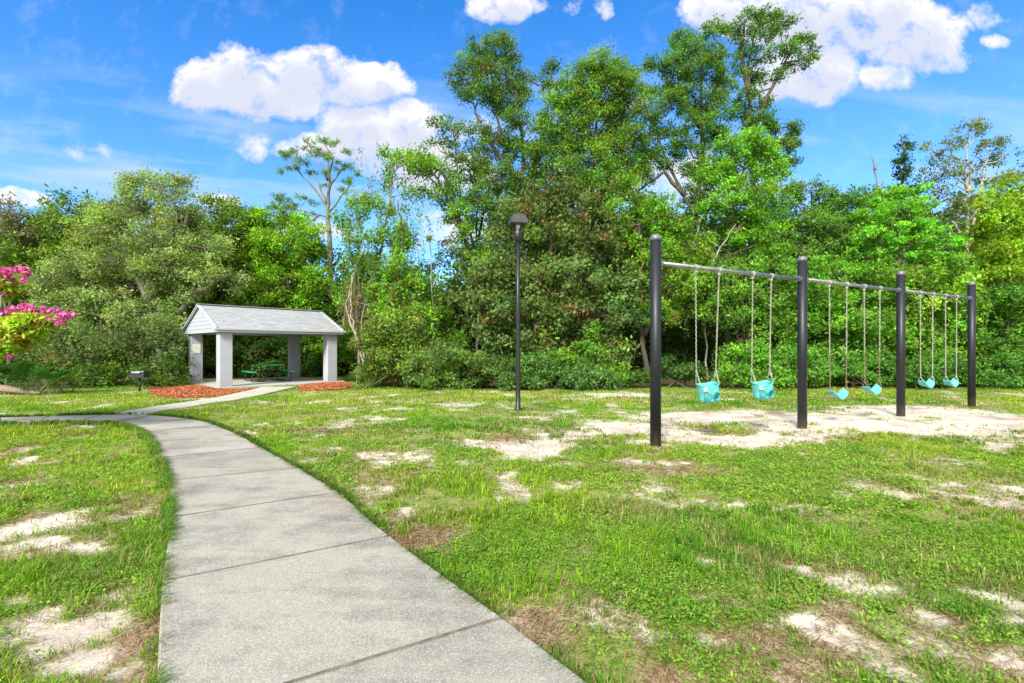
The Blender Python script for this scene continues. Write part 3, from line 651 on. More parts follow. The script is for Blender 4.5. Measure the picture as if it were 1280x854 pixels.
def chain_mesh(a, b, segs=None):
    """links from point a down to b"""
    Vs, Fs = [], []; off = 0
    for (p, q) in (segs or [(a, b)]):
        p = np.array(p, float); q = np.array(q, float); d = q - p; L = np.linalg.norm(d); n = max(2, int(L / .036)); d /= L
        u = np.cross(d, [0, 1, .1]); u /= np.linalg.norm(u); v = np.cross(d, u)
        for k in range(n):
            c = p + d * L * (k + .5) / n
            uu, vv = (u, v) if k % 2 == 0 else (v, -u)
            Vs.append(c + LV[:, :1] * uu + LV[:, 1:2] * vv + LV[:, 2:3] * d); Fs.append(LF + off); off += len(LV)
    return np_mesh('chain', np.concatenate(Vs), np.concatenate(Fs), smooth=True)
def hanger(parent, x):
    bm = bmesh.new()
    tube(bm, [(x - .022, 0, BZ), (x + .022, 0, BZ)], .047, 14); bbox(bm, (x, 0, BZ - .062), (.035, .03, .05)); tube(bm, [(x, -.02, BZ - .075), (x, .02, BZ - .075)], .018, 8)
    obj('hanger', bm, M_CHAIN, parent)
def bucket_swing(pa, pb, yc, label):
    sa, sb = s_of_px(pa), s_of_px(pb); sc = (sa + sb) / 2
    w = thing('bucket_swing', label, 'swing', (S1.x + SDn.x * sc, S1.y + SDn.y * sc, 0), SANG, 'turquoise bucket swings')
    a = (sb - sa) / 2; depth = S1.y + SDn.y * sc; zc = EYE - (yc - HZ) / F * depth   # seat middle height
    hw, hd = .165, .135; top = zc + .15; bot = zc - .15
    nu, nv = 56, 18
    def rimz(t): return .05 * (abs(math.cos(t)) ** 1.5) + (.05 if math.sin(t) > 0 else .0) * abs(math.sin(t)) - .03
    V_ = []; Fc = []
    for j in range(nv + 1):
        v = j / nv
        for i in range(nu):
            t = 2 * math.pi * i / nu
            k = math.sin(min(1, v / .2) * math.pi / 2) ** .6; k = k * (.93 + .08 * v)
            cx, cy = math.cos(t), math.sin(t)
            e = .62
            x = hw * k * math.copysign(abs(cx) ** e, cx); y = hd * k * math.copysign(abs(cy) ** e, cy)
            V_.append((x, y, bot + v * (top - bot + rimz(t)) ))
    for j in range(nv):
        for i in range(nu):
            t = 2 * math.pi * (i + .5) / nu; v = (j + .5) / nv
            x = hw * math.copysign(abs(math.cos(t)) ** .62, math.cos(t)); hole = False
            if math.sin(t) < 0:   # leg openings in the front
                for hx in (-.078, .078):
                    if ((x - hx) / .058) ** 2 + ((v - .37) / .22) ** 2 < 1: hole = True
            if not hole: Fc.append((j * nu + i, j * nu + (i + 1) % nu, (j + 1) * nu + (i + 1) % nu, (j + 1) * nu + i))
    Fc = np.array(Fc)
    TW = Matrix.Translation((0, 0, top)) @ Matrix.Rotation(-.42, 4, 'Z') @ Matrix.Rotation(-.10, 4, 'Y') @ Matrix.Translation((0, 0, -top))
    me = np_mesh('bucket_seat', np.array(V_), Fc, smooth=True); o = link('bucket_seat', me, M_TEAL, w)
    o.matrix_local = TW
    md = o.modifiers.new('s', 'SOLIDIFY'); md.thickness = .012
    bm = bmesh.new()
    for hx in (-.078, .078):
        pts = [(hx + .06 * math.cos(t), -hd * .965 - .002, bot + .37 * .32 + .068 * math.sin(t)) for t in [2 * math.pi * k / 20 for k in range(21)]]
        tube(bm, pts, .0085, 6, caps=False)
    obj('leg_hole_trim', bm, M_TEALD, o, True)
    bm = bmesh.new()
    pts = [(V_[nv * nu + i % nu][0], V_[nv * nu + i % nu][1], V_[nv * nu + i % nu][2]) for i in range(nu + 1)]
    tube(bm, pts, .009, 6, caps=False); obj('rim', bm, M_TEAL, o, True)
    bm = bmesh.new(); bbox(bm, (-.105, -hd - .008, top - .055), (.085, .008, .075), bevel=.003); obj('plate', bm, M_PLATE, o)
    for s in (-1, 1):
        knot = (s * (a * .86), 0, top + .24)
        knot = tuple(TW @ Vector((s * hw * 1.02, 0, top + .26)))
        segs = [((s * a, 0, BZ - .08), knot), (knot, tuple(TW @ Vector((s * hw * .96, -hd * .6, top + .02)))), (knot, tuple(TW @ Vector((s * hw * .96, hd * .6, top + .05))))]
        link('chain', chain_mesh(None, None, segs), M_CHAIN, w); hanger(w, s * a)
def belt_swing(pa, pb, yc, label, rusty, twist):
    sa, sb = s_of_px(pa), s_of_px(pb); sc = (sa + sb) / 2
    w = thing('belt_swing', label, 'swing', (S1.x + SDn.x * sc, S1.y + SDn.y * sc, 0), SANG, 'turquoise belt swings')
    a = (sb - sa) / 2; depth = S1.y + SDn.y * sc; zc = EYE - (yc - HZ) / F * depth
    nu, nv = 20, 6; V_ = []; Fc = []
    hw = .30; wd = .18
    for i in range(nu + 1):
        t = -1 + 2 * i / nu
        z = zc - .06 + .15 * abs(t) ** 1.6; x = hw * t * (1 - .08 * t * t)
        ww = wd * (1 - .25 * max(0, abs(t) - .75) / .25)
        roll = twist * (.35 + t * .35)
        for j in range(nv + 1):
            q = (j / nv - .5) * ww
            V_.append((x, q * math.cos(roll), z + q * math.sin(roll)))
    for i in range(nu):
        for j in range(nv):
            k = i * (nv + 1) + j; Fc.append((k, k + 1, k + nv + 2, k + nv + 1))
    o = link('belt_seat', np_mesh('belt_seat', np.array(V_), np.array(Fc), smooth=True), M_TEAL, w)
    md = o.modifiers.new('s', 'SOLIDIFY'); md.thickness = .013; md.offset = 0
    for s in (-1, 1):
        topz = zc + .085
        bm = bmesh.new(); tube(bm, [(s * hw * .93, -.05, topz), (s * hw * .98, 0, topz + .10), (s * hw * .93, .05, topz + .02)], .007, 6); obj('seat_ring', bm, M_RUSTCH if rusty else M_CHAIN, w)
        mid = (s * (a * .35 + hw * .65), 0, topz + .75)
        segs = [((s * a, 0, BZ - .08), mid)]
        link('chain', chain_mesh(None, None, segs), M_CHAIN, w)
        link('lower_chain', chain_mesh(None, None, [(mid, (s * hw * .98, 0, topz + .10))]), M_RUSTCH if rusty else M_CHAIN, w); hanger(w, s * a)
bucket_swing(869.7, 898.7, 493, 'turquoise bucket swing nearest the first thick black post')
bucket_swing(940.9, 964.1, 490, 'turquoise bucket swing just left of the second black post')
belt_swing(1036.7, 1058.5, 493.5, 'turquoise belt swing hanging just right of the second black post', True, .9)
belt_swing(1080.3, 1099.9, 488, 'turquoise belt swing just left of the third black post', True, .9)
belt_swing(1150.3, 1166, 480.5, 'turquoise belt swing just right of the third black post', False, .8)
belt_swing(1181.9, 1195.7, 479.5, 'turquoise belt swing next to the fourth and last black post', False, .8)

# ------------------------------------------------------------------ foliage
def leaves_np(C, size, rng, cols, up=.6, aspect=.5, out=None):
    """C (n,3) centres -> rhombic leaves"""
    n = len(C)
    d = rng.normal(size=(n, 3)); d[:, 2] -= .25; d /= np.linalg.norm(d, axis=1)[:, None] + 1e-9
    nr = rng.normal(size=(n, 3)) * .75 + np.array([0, -.1, up * 1.3]) + (0 if out is None else out * .9); w = np.cross(d, nr); w /= np.linalg.norm(w, axis=1)[:, None] + 1e-9
    L = (size * rng.uniform(.45, 1.5, n))[:, None]
    nn = np.cross(w, d)
    b = C - d * L * .5; t = C + d * L * .5 - nn * L * .1
    m = C - d * L * .05 + nn * L * .04
    V_ = np.stack([b, m + w * L * aspect * .5, t, m - w * L * aspect * .5], 1).reshape(-1, 3)
    return V_, np.repeat(cols, 4, 0)
def ellipsoid_puffs(c, r, n, rng, lowcut=-.75):
    d = rng.normal(size=(n * 3, 3)); d /= np.linalg.norm(d, axis=1)[:, None]
    d = d[d[:, 2] > lowcut][:n]
    rad = rng.uniform(.30, 1.0, len(d)) ** .45 * rng.uniform(.74, 1.24, len(d))
    return np.array(c) + d * rad[:, None] * np.array(r)
TOTAL = [0]
class Tree:
    def __init__(s, name, label, cat, Y, base, group=None, seed=0):
        s.rng = np.random.default_rng(seed + int(abs(base[0]) * 7 + Y * 13)); s.Y = Y
        x, y = (base[0] - 640) / F * Y, Y
        s.base = np.array([x, y, 0.0]); s.root = thing(name, label, cat, (x, y, 0), 0, group); s.LV = []; s.LC = []; s.bm = bmesh.new(); s.tw = []
    def crown(s, ells, col, leaf=.15, dens=1.1, puff=.5, lai=1.0, var=.22, accent=None, acc=.0, twigs=.5, droop=.75, dy=0, depth=None, up=.6, limbs_from=None, limb_r=.05, aspect=.5, yellow=.12):
        rng = s.rng; col = np.array(col) * [.99, 1.03, 1.1]
        for e in ells:
            px, py, rx, ry = e[:4]; yo = e[4] if len(e) > 4 else rng.uniform(-.6, .6)
            Y = s.Y + yo + dy; c = np.array(P(px, py, Y)); r = np.array([rx / F * Y, (depth or max(rx, ry) * .8) / F * Y if not depth else depth, ry / F * Y])
            area = 4 * math.pi * ((r[0] * r[1]) ** 1.6 / 3 + (r[0] * r[2]) ** 1.6 / 3 + (r[1] * r[2]) ** 1.6 / 3) ** (1 / 1.6)
            n = max(3, int(dens * area / (math.pi * puff ** 2)))
            Pc = ellipsoid_puffs(c, r, n, rng); Pc[:, 2] = np.maximum(Pc[:, 2], .12)
            if limbs_from is not None:
                st = np.array(limbs_from[int(rng.integers(len(limbs_from)))]) if len(limbs_from) > 1 else np.array(limbs_from[0])
                # nearest point on the trunk that sits below the clump
                T = np.array(limbs_from); dd = np.linalg.norm(T - c, axis=1) + np.maximum(0, T[:, 2] - c[2] + .4) * 3
                st = T[int(np.argmin(dd))]
                mid = (st + c) / 2 + rng.normal(0, .15, 3) + [0, 0, -.1]
                tube(s.bm, [st, mid, c], [limb_r, limb_r * .7, limb_r * .35], 6, False)
            for p in Pc:
                if rng.random() < twigs:
                    q = c + (p - c) * rng.uniform(0, .3); m = (p + q) / 2 + rng.normal(0, .06, 3)
                    tube(s.bm, [q, m, p], [.016, .011, .005], 4, False)
            k = puff * rng.uniform(.6, 1.25, len(Pc)); m = np.maximum(6, (lai * math.pi * k ** 2 / (leaf * leaf * aspect * .5)).astype(int)); m = np.minimum(m, 1500)
            idx = np.repeat(np.arange(len(Pc)), m); N_ = len(idx)
            off = rng.normal(size=(N_, 3)) * .5 * k[idx][:, None]; off[:, 2] *= droop
            C = Pc[idx] + off; C[:, 2] = np.maximum(C[:, 2], .02)
            pc = col * (1 + rng.normal(0, var, (len(Pc), 1))) ; pc = pc * (1 + rng.normal(0, .07, (len(Pc), 3)))
            yl = rng.random(len(Pc)) < yellow; pc[yl] *= [1.35, 1.22, .9]
            cc = pc[idx] * (1 + rng.normal(0, .16, (N_, 1)))
            if accent is not None:
                pa_ = (rng.random(len(Pc)) < acc * 2.2)[idx] & (rng.random(N_) < .42); cc[pa_] = np.array(accent) * rng.uniform(.5, 1.3, (pa_.sum(), 1))
            ou = (C - Pc[idx]) / k[idx][:, None] + (C - c) / r * .5; V_, Cc = leaves_np(C, leaf, rng, np.clip(cc, .004, .8), up, aspect, ou)
            s.LV.append(V_); s.LC.append(Cc); TOTAL[0] += N_
    def trunk(s, pts, r0, r1, wob=.03, dy=0, n=5):
        """pts px positions, returns dense world points"""
        W = [np.array(P(p[0], p[1], s.Y + dy + (p[2] if len(p) > 2 else 0))) for p in pts]
        W2 = []
        for a, b in zip(W, W[1:]):
            for k in range(n): W2.append(a + (b - a) * k / n + s.rng.normal(0, wob, 3) * (k > 0))
        W2.append(W[-1]); W2[0][2] = min(W2[0][2], -.05) if W2[0][2] < .6 else W2[0][2]
        m = len(W2); tube(s.bm, W2, [r0 + (r1 - r0) * (i / (m - 1)) ** .8 for i in range(m)], 8)
        return W2
    def strands(s, n, box, length, col, leaf=.1, per=26, spread=.07):
        """hanging leafy vine strings: box = px x0,x1,y0,y1"""
        rng = s.rng
        for i in range(n):
            px = rng.uniform(box[0], box[1]); py = rng.uniform(box[2], box[3]); Y = s.Y + rng.uniform(-1.2, .4)
            a = np.array(P(px, py, Y)); L = length * rng.uniform(.5, 1.2); t = np.sort(rng.random(int(per * L)))[:, None]
            sway = rng.normal(0, .12, 3) * [1, 1, 0]
            C = a + t * L * np.array([0, 0, -1]) + t * t * sway + rng.normal(0, spread, (len(t), 3))
            C[:, 2] = np.maximum(C[:, 2], .05)
            cc = np.array(col) * (1 + rng.normal(0, .25)) * (1 + rng.normal(0, .2, (len(t), 1)))
            V_, Cc = leaves_np(C, leaf, rng, np.clip(cc, .004, .7)); s.LV.append(V_); s.LC.append(Cc); TOTAL[0] += len(t)
            if rng.random() < .5:
                e = a + np.array([0, 0, -L]) + sway; e[2] = max(e[2], .05)
                tube(s.bm, [a, (a + e) / 2 + sway * .2, e], .008, 4, False)
    def done(s, bark_m=None, crown_name='crown'):
        r = s.root.location
        for v in s.bm.verts: v.co -= r
        if len(s.bm.verts): obj('trunk', s.bm, bark_m or M_BARK, s.root, True)
        V_ = np.concatenate(s.LV) - np.array(r[:]); C = np.concatenate(s.LC)
        link(crown_name, np_mesh(crown_name, V_, np.arange(len(V_)).reshape(-1, 4), C), M_LEAF, s.root)

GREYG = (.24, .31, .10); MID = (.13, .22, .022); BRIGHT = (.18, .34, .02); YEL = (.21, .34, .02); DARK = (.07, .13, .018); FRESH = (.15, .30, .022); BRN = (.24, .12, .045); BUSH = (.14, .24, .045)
GRP_T = 'trees of the wood edge'; GRP_B = 'bushes along the wood edge'
def tree(name, label, Y, base, trunks, r, ells, col, bark_m=None, group=GRP_T, cat='tree', post=None, limb=True, **kw):
    t = Tree(name, label, cat, Y, base, group, seed=len(label))
    pts = []
    for tk in trunks: pts += t.trunk(tk, r, r * .3)
    t.crown(ells, col, limbs_from=pts if (pts and limb) else None, limb_r=max(.022, r * .35), **kw)
    if post: post(t, pts)
    t.done(bark_m); return t
def bush(label, Y, px, ells, col, name='bush', group=GRP_B, **kw):
    t = Tree(name, label, 'bush', Y, (px, 480), group, seed=len(label) + 3)
    for k in range(5):
        a = t.rng.uniform(-.5, .5, 2); e = ells[int(t.rng.integers(len(ells)))]; c = np.array(P(e[0], e[1], Y))
        tube(t.bm, [t.base + [a[0], a[1] * .4, 0], (t.base + c) / 2 + [a[1], 0, .1], c], [.03, .022, .01], 6, False)
    t.crown(ells, col, **kw); t.done(); return t

# --- left wood
tree('oak_tree', 'thin greyish tree at the far left edge of the wood', 25, (10, 480), [[(10, 475), (14, 360), (10, 270)]], .14,
     [(5,265,26,18),(30,275,22,16),(0,300,34,22),(-30,270,30,24),(40,300,20,14)], (0.166, 0.179, 0.081), dens=.65, leaf=.13, puff=.42, accent=(.2,.12,.07), acc=.15)
tree('oak_tree', 'rounded green tree between the far left tree and the big grey-green oak', 26, (85, 480), [[(85, 478), (90, 380), (100, 290)]], .17,
     [(95,268,34,20),(70,290,40,24),(125,275,26,18),(105,310,44,30),(50,320,40,30),(20,340,44,34),(75,350,44,30),(-20,370,50,50)], MID, dens=1.1, leaf=.15)
tree('live_oak', 'big spreading grey-green oak with pale dry twigs left of the pavilion', 23.5, (205, 478), [[(205, 478), (198, 430), (185, 370), (190, 300), (200, 235)], [(198, 430), (150, 360), (110, 330)], [(200, 420), (240, 370), (275, 350)], [(188, 380), (150, 300), (155, 260)], [(190, 360), (225, 300), (240, 255)]], .2,
     [(165,245,26,18),(190,228,30,16),(222,232,22,14),(150,262,32,20),(215,260,34,20),(180,270,44,22),(240,275,26,18),(130,290,36,22),(200,300,50,24),(255,310,34,20),(150,325,44,24),(105,330,36,20),(215,335,50,22),(270,345,30,18),(65,350,40,22),(170,360,50,24),(120,370,44,24),(225,368,34,20),(80,385,40,22),(190,395,44,22),(145,405,40,22),(100,415,36,20),(215,415,34,18)], GREYG, M_BARKG,
     dens=.95, leaf=.12, puff=.42, lai=.8, twigs=.9, var=.26, yellow=.05)
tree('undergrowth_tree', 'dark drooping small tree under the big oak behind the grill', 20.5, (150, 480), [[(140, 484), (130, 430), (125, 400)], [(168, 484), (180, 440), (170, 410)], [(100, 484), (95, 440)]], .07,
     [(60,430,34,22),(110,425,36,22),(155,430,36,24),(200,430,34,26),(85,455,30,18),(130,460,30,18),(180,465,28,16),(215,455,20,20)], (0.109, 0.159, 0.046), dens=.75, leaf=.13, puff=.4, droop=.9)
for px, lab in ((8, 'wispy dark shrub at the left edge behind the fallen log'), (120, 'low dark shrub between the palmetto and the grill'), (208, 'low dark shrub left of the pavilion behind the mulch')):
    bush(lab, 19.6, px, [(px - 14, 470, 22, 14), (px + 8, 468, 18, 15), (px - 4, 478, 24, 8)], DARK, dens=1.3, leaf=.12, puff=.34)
tree('oak_tree', 'mid green tree with a domed top behind the pavilion roof on the left', 27.5, (280, 478), [[(282, 474), (278, 380), (275, 280)]], .18,
     [(272,262,26,14),(250,285,30,20),(295,275,26,18),(275,305,44,24),(320,300,26,18),(245,330,34,26),(300,335,44,28),(265,365,44,30),(325,370,36,30),(230,380,26,30),(300,400,44,26),(340,420,30,30),(260,430,40,30),(310,445,44,24)], MID, dens=1.15, leaf=.15, accent=BRN, acc=.04)
tree('maple_tree', 'bright green flat-topped tree just left of the tall pine', 27.5, (360, 478), [[(372, 474), (366, 400), (352, 300)]], .15,
     [(345,270,34,12),(375,285,26,12),(320,290,34,14),(360,305,44,14),(330,325,40,16),(385,320,20,14),(355,345,44,18),(390,355,24,20),(340,375,44,20),(380,390,34,22),(350,415,34,22),(395,425,24,24),(380,452,34,22),(340,450,24,20)], BRIGHT, dens=1.1, leaf=.15, puff=.42, var=.3, accent=(.16,.09,.03), acc=.05)
# pine
def pine():
    t = Tree('pine_tree', 'tall bare-stemmed pine with sparse needle tufts rising behind the pavilion', 'tree', 30, (412, 470), GRP_T, 5)
    tp = t.trunk([(408, 474), (414, 390), (412, 300), (409, 262), (412, 225), (408, 190)], .22, .06, .02)
    forks = [[(412, 272), (395, 268), (372, 262), (352, 250)], [(410, 260), (392, 235), (372, 212), (362, 196)], [(411, 240), (425, 215), (436, 205)], [(410, 226), (396, 200), (385, 182)], [(411, 265), (430, 240), (440, 226)], [(412, 215), (414, 192), (404, 178)], [(400, 268), (380, 285)], [(409, 255), (400, 235), (390, 215)]]
    for f in forks: t.trunk(f, .075, .025, .05, n=3)
    tufts = [(404,174,10,5),(386,180,10,5),(420,180,9,5),(398,190,12,6),(372,188,10,5),(362,197,11,5),(352,193,6,4),(432,190,7,5),(378,203,11,5),(415,200,10,5),(366,212,9,4),(437,207,9,5),(424,212,8,4),(392,214,9,5),(350,214,4,3),(352,248,11,5),(343,257,9,5),(366,258,11,5),(376,246,9,4),(392,252,8,4),(386,268,9,4),(437,228,9,5),(446,218,6,4),(428,240,7,4),(440,252,6,4),(402,232,7,4),(334,262,6,3),(380,283,8,4),(360,270,8,4),(408,215,6,4),(427,226,6,4)]
    t.crown(tufts, (.12,.24,.03), leaf=.28, dens=.75, puff=.24, lai=.95, aspect=.12, twigs=.9, droop=.6, yellow=.2)
    t.done(M_BARKG, 'needle_tufts')
pine()
tree('vine_draped_tree', 'slim tree draped with green vines just right of the tall pine', 23, (447, 480), [[(452, 482), (446, 400), (450, 330), (446, 250)], [(446, 400), (470, 340), (486, 260), (492, 205), (470, 178)]], .085,
     [(455,255,22,10),(440,275,22,14),(470,262,18,12),(452,300,20,20),(436,330,20,18),(462,330,20,20),(485,192,14,6),(500,205,24,9),(520,200,18,7),(492,228,14,8),(515,240,16,8),(497,262,16,10),(505,300,18,16),(480,300,16,14)], FRESH, M_BARKG, dens=.8, leaf=.13, puff=.3, droop=1.4, var=.3,
     post=lambda t, p: (t.strands(60, (430, 530, 250, 330), 1.8, FRESH), t.strands(26, (425, 470, 340, 390), 2.2, (.16,.10,.06), .08), t.strands(20, (440, 500, 180, 250), .9, FRESH)))
tree('dead_vine_tree', 'pale leaning stem hung with dry brown vines beside the pavilion right end', 22.3, (462, 482), [[(458, 484), (448, 430), (438, 395), (440, 345), (455, 310)], [(455, 470), (452, 400), (462, 350)], [(450, 440), (432, 380), (446, 330)]], .06,
     [(440,395,11,22),(450,370,10,14)], (0.256, 0.172, 0.086), M_BARKP, dens=.5, leaf=.11, puff=.26, lai=.55, droop=1.8, aspect=.25, twigs=1.0,
     post=lambda t, p: t.strands(14, (428, 450, 350, 390), 1.3, (.19,.14,.08), .10, 24))
tree('vine_covered_snag', 'bright green vine tower right of the pavilion with tangled brown stems', 21.5, (497, 482), [[(500, 484), (500, 400), (498, 340), (503, 290), (497, 250)], [(500, 440), (520, 380), (500, 350)], [(505, 430), (492, 380)]], .08,
     [(497,345,20,22),(480,365,20,20),(515,365,18,20),(498,385,26,20),(475,395,16,18),(525,395,18,22),(500,330,12,18),(502,300,7,24)], (0.166, 0.359, 0.025), M_BARK, dens=1.2, leaf=.13, puff=.3, var=.3, droop=1.1, accent=(.25,.14,.07), acc=.12,
     post=lambda t, p: t.strands(30, (485, 530, 380, 410), 1.4, (.24,.16,.09), .09))
tree('leaning_tree', 'arching tree leaning left with drooping vines above the open sky gap', 24, (605, 482), [[(612, 484), (604, 400), (592, 330), (570, 270), (548, 225), (518, 196)], [(580, 295), (560, 230), (545, 200)]], .13,
     [(520,192,18,8),(535,205,20,10),(550,215,18,12),(560,235,16,12),(545,245,20,10),(572,262,14,14),(583,290,14,12),(560,270,14,12),(595,320,16,14),(525,215,14,8),(500,200,16,7)], FRESH, dens=.8, leaf=.13, puff=.3, droop=1.1, var=.28,
     post=lambda t, p: t.strands(34, (515, 600, 230, 320), .9, FRESH))
tree('slender_tree', 'slender airy tree standing behind the arching leaning tree', 26, (590, 482), [[(596, 480), (598, 380), (596, 260), (590, 180)], [(597, 330), (575, 240), (568, 170)], [(598, 300), (612, 230)]], .09,
     [(556,160,26,14),(585,165,24,12),(575,190,26,14),(545,180,16,10),(605,200,22,14),(590,220,26,14),(565,250,20,14),(612,250,22,18),(590,275,24,16),(570,310,24,18),(605,320,26,18),(550,330,20,14)], (0.102, 0.207, 0.046), dens=.6, leaf=.13, puff=.32, lai=.75, twigs=.9)
tree('dead_tree', 'thin bare pale stem standing in the gap left of the lamp post', 23, (541, 482), [[(541, 484), (541, 400), (538, 290)], [(541, 420), (534, 380)], [(540, 360), (546, 335)]], .045,
     [(541,455,10,10),(536,300,4,5)], MID, M_BARKP, cat='dead tree', dens=.3, leaf=.1, puff=.2)
tree('vine_covered_tree', 'yellow-green vine-covered tree filling the gap just right of the pavilion roof', 23.8, (465, 482), [[(466, 484), (462, 400), (468, 330)], [(463, 420), (440, 370)]], .07,
     [(448,345,18,18),(470,338,18,18),(435,375,16,20),(460,375,22,20),(482,368,16,18),(445,410,20,18),(470,410,22,18),(440,440,18,16),(530,370,18,16),(548,395,20,18),(530,420,22,16),(560,425,20,14)], (.15,.30,.028), dens=1.1, leaf=.13, puff=.32, var=.3, droop=1.1,
     post=lambda t, p: t.strands(36, (430, 560, 330, 400), 1.4, (.15,.30,.03)))
# --- tall central trees
tree('laurel_oak', 'tall oak left of centre with a separate dark crown behind the lamp post', 25, (665, 482), [[(664, 482), (660, 380), (652, 280), (640, 210), (622, 150), (614, 90)], [(650, 270), (655, 190), (648, 140)], [(642, 220), (600, 160), (592, 130)], [(652, 250), (682, 160), (688, 110)]], .14,
     [(606,60,22,15),(625,52,16,11),(590,78,20,15),(635,78,18,14),(612,90,28,16),(580,105,20,14),(640,108,18,14),(606,118,30,14),(630,132,22,14),(660,98,14,12),(655,125,14,14),(690,85,12,10),(684,108,10,10),(645,150,20,14),(618,180,26,18),(650,190,26,20),(590,205,22,18),(625,225,32,22),(660,235,26,22),(600,255,24,18),(640,275,30,20)], (.105, .205, .035), dens=1.15, leaf=.115, puff=.36, twigs=.8, accent=(.19,.12,.07), acc=.06, yellow=.16)
tree('laurel_oak', 'tall dense oak at the centre of the wood with a rounded yellowish-green top', 24, (735, 484), [[(738, 484), (734, 380), (738, 260), (745, 160), (752, 90)], [(736, 300), (710, 200), (700, 140)], [(738, 280), (775, 190), (780, 110)]], .14,
     [(752,78,22,14),(735,92,22,14),(775,88,20,14),(790,105,18,16),(710,105,20,12),(760,112,32,18),(720,130,30,18),(695,125,16,12),(785,135,24,20),(745,150,40,20),(690,155,26,18),(715,175,34,20),(770,170,34,22),(680,190,28,20),(740,200,44,24),(795,170,18,18),(790,210,22,24),(700,220,36,24),(755,235,44,24)], (.135, .255, .03), dens=1.35, leaf=.115, puff=.42, accent=(.2,.10,.05), acc=.03, var=.26, yellow=.18, post=lambda t, p: t.strands(50, (685, 790, 130, 230), 1.3, (.12,.24,.03), .1))
tree('magnolia_tree', 'broad dark magnolia with brown-backed leaves behind the lamp post', 21.5, (680, 486), [[(680, 486), (682, 400), (690, 300), (700, 230)], [(682, 420), (640, 340)], [(684, 400), (740, 320)]], .17,
     [(690,235,30,22),(660,265,34,24),(720,262,38,26),(640,300,34,24),(690,300,44,28),(745,300,40,30),(615,340,34,22),(660,345,44,28),(715,345,46,30),(765,345,32,30),(600,375,34,22),(640,390,40,26),(690,395,44,26),(740,395,44,28),(780,390,24,28),(610,410,24,18),(660,425,44,18),(710,435,44,22),(755,440,36,24),(630,430,30,14)], (.125, .20, .05), dens=1.25, leaf=.16, puff=.4, accent=(.26,.13,.06), acc=.09, var=.3, up=.3)
tree('vine_covered_tree', 'fresh green vine-covered tree right of the magnolia reaching the first swing post', 22, (815, 486), [[(812, 486), (800, 400), (805, 330), (795, 250)], [(805, 420), (835, 340)]], .13,
     [(790,240,28,22),(820,262,30,20),(765,265,24,20),(800,285,40,22),(845,290,30,20),(775,310,30,18),(825,320,40,22),(865,325,28,22),(800,345,36,18),(845,355,36,24),(880,355,26,22),(820,390,26,18),(860,385,30,16)], FRESH, dens=.95, leaf=.14, puff=.36, var=.32, accent=BRN, acc=.05,
     post=lambda t, p: t.strands(60, (770, 890, 330, 390), 1.2, (.10,.21,.03)))
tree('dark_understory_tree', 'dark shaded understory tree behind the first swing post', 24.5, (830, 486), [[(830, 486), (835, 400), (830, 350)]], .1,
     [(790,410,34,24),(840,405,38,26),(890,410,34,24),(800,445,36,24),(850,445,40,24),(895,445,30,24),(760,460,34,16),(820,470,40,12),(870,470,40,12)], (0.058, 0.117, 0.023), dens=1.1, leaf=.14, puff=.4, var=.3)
tree('laurel_oak', 'tall airy oak with a slanting forked trunk right of centre', 25.5, (885, 484), [[(905, 484), (890, 350), (868, 270), (840, 215), (812, 150), (800, 110)], [(868, 270), (878, 200), (876, 120), (880, 60)], [(856, 245), (830, 215), (796, 240)], [(876, 160), (850, 110), (846, 70)], [(878, 140), (905, 90), (900, 55)]], .14,
     [(850,48,16,10),(890,40,18,12),(868,62,24,14),(845,75,20,14),(900,68,18,14),(880,88,28,16),(845,102,24,16),(905,105,18,18),(870,122,32,18),(900,135,18,16),(840,132,22,16),(875,155,30,16),(818,78,14,9),(812,118,14,12),(810,150,16,12),(830,165,20,14),(860,185,26,16),(895,175,20,16),(812,190,22,16),(800,215,20,14),(840,205,16,12),(880,215,22,18),(870,245,20,14),(908,205,14,14)], (.10, .21, .028), dens=1.1, leaf=.115, puff=.34, twigs=.85, yellow=.16)
tree('laurel_oak', 'tallest airy oak with an overhanging right branch against the cloud', 26.5, (940, 484), [[(938, 484), (935, 380), (940, 260), (938, 150), (935, 80), (948, 25)], [(938, 170), (965, 110), (985, 70)], [(936, 120), (925, 60), (932, 25)], [(940, 230), (975, 180), (992, 170)]], .14,
     [(938,20,16,9),(960,18,18,9),(925,38,16,10),(948,42,20,12),(975,38,16,8),(985,28,10,5),(932,62,16,12),(958,68,16,10),(985,62,16,9),(1002,52,14,8),(1012,68,12,9),(995,82,14,9),(975,92,12,8),(930,88,16,12),(950,102,14,10),(1018,48,8,5),(938,122,20,14),(960,130,14,10),(925,145,16,14),(948,155,24,14),(975,160,20,12),(995,172,14,12),(980,185,18,12),(930,178,22,16),(960,200,26,14),(985,205,12,9)], (.09, .195, .027), dens=.95, leaf=.115, puff=.30, twigs=.85, yellow=.1)
tree('sweetgum_tree', 'bright lime-green rounded tree in front of the tall airy oaks', 23.5, (930, 484), [[(915, 484), (905, 380), (915, 280), (930, 210)], [(905, 360), (885, 300)], [(912, 300), (955, 250)]], .14,
     [(935,172,22,14),(915,188,24,16),(958,190,22,16),(895,205,20,14),(935,212,34,18),(972,215,18,16),(905,232,26,16),(950,240,34,18),(880,222,16,12),(920,258,32,16),(965,262,24,16),(890,262,20,14),(935,285,36,18),(900,300,30,18),(965,300,26,20)], (0.160, 0.345, 0.029), dens=1.0, leaf=.14, puff=.36, var=.25, yellow=.2)
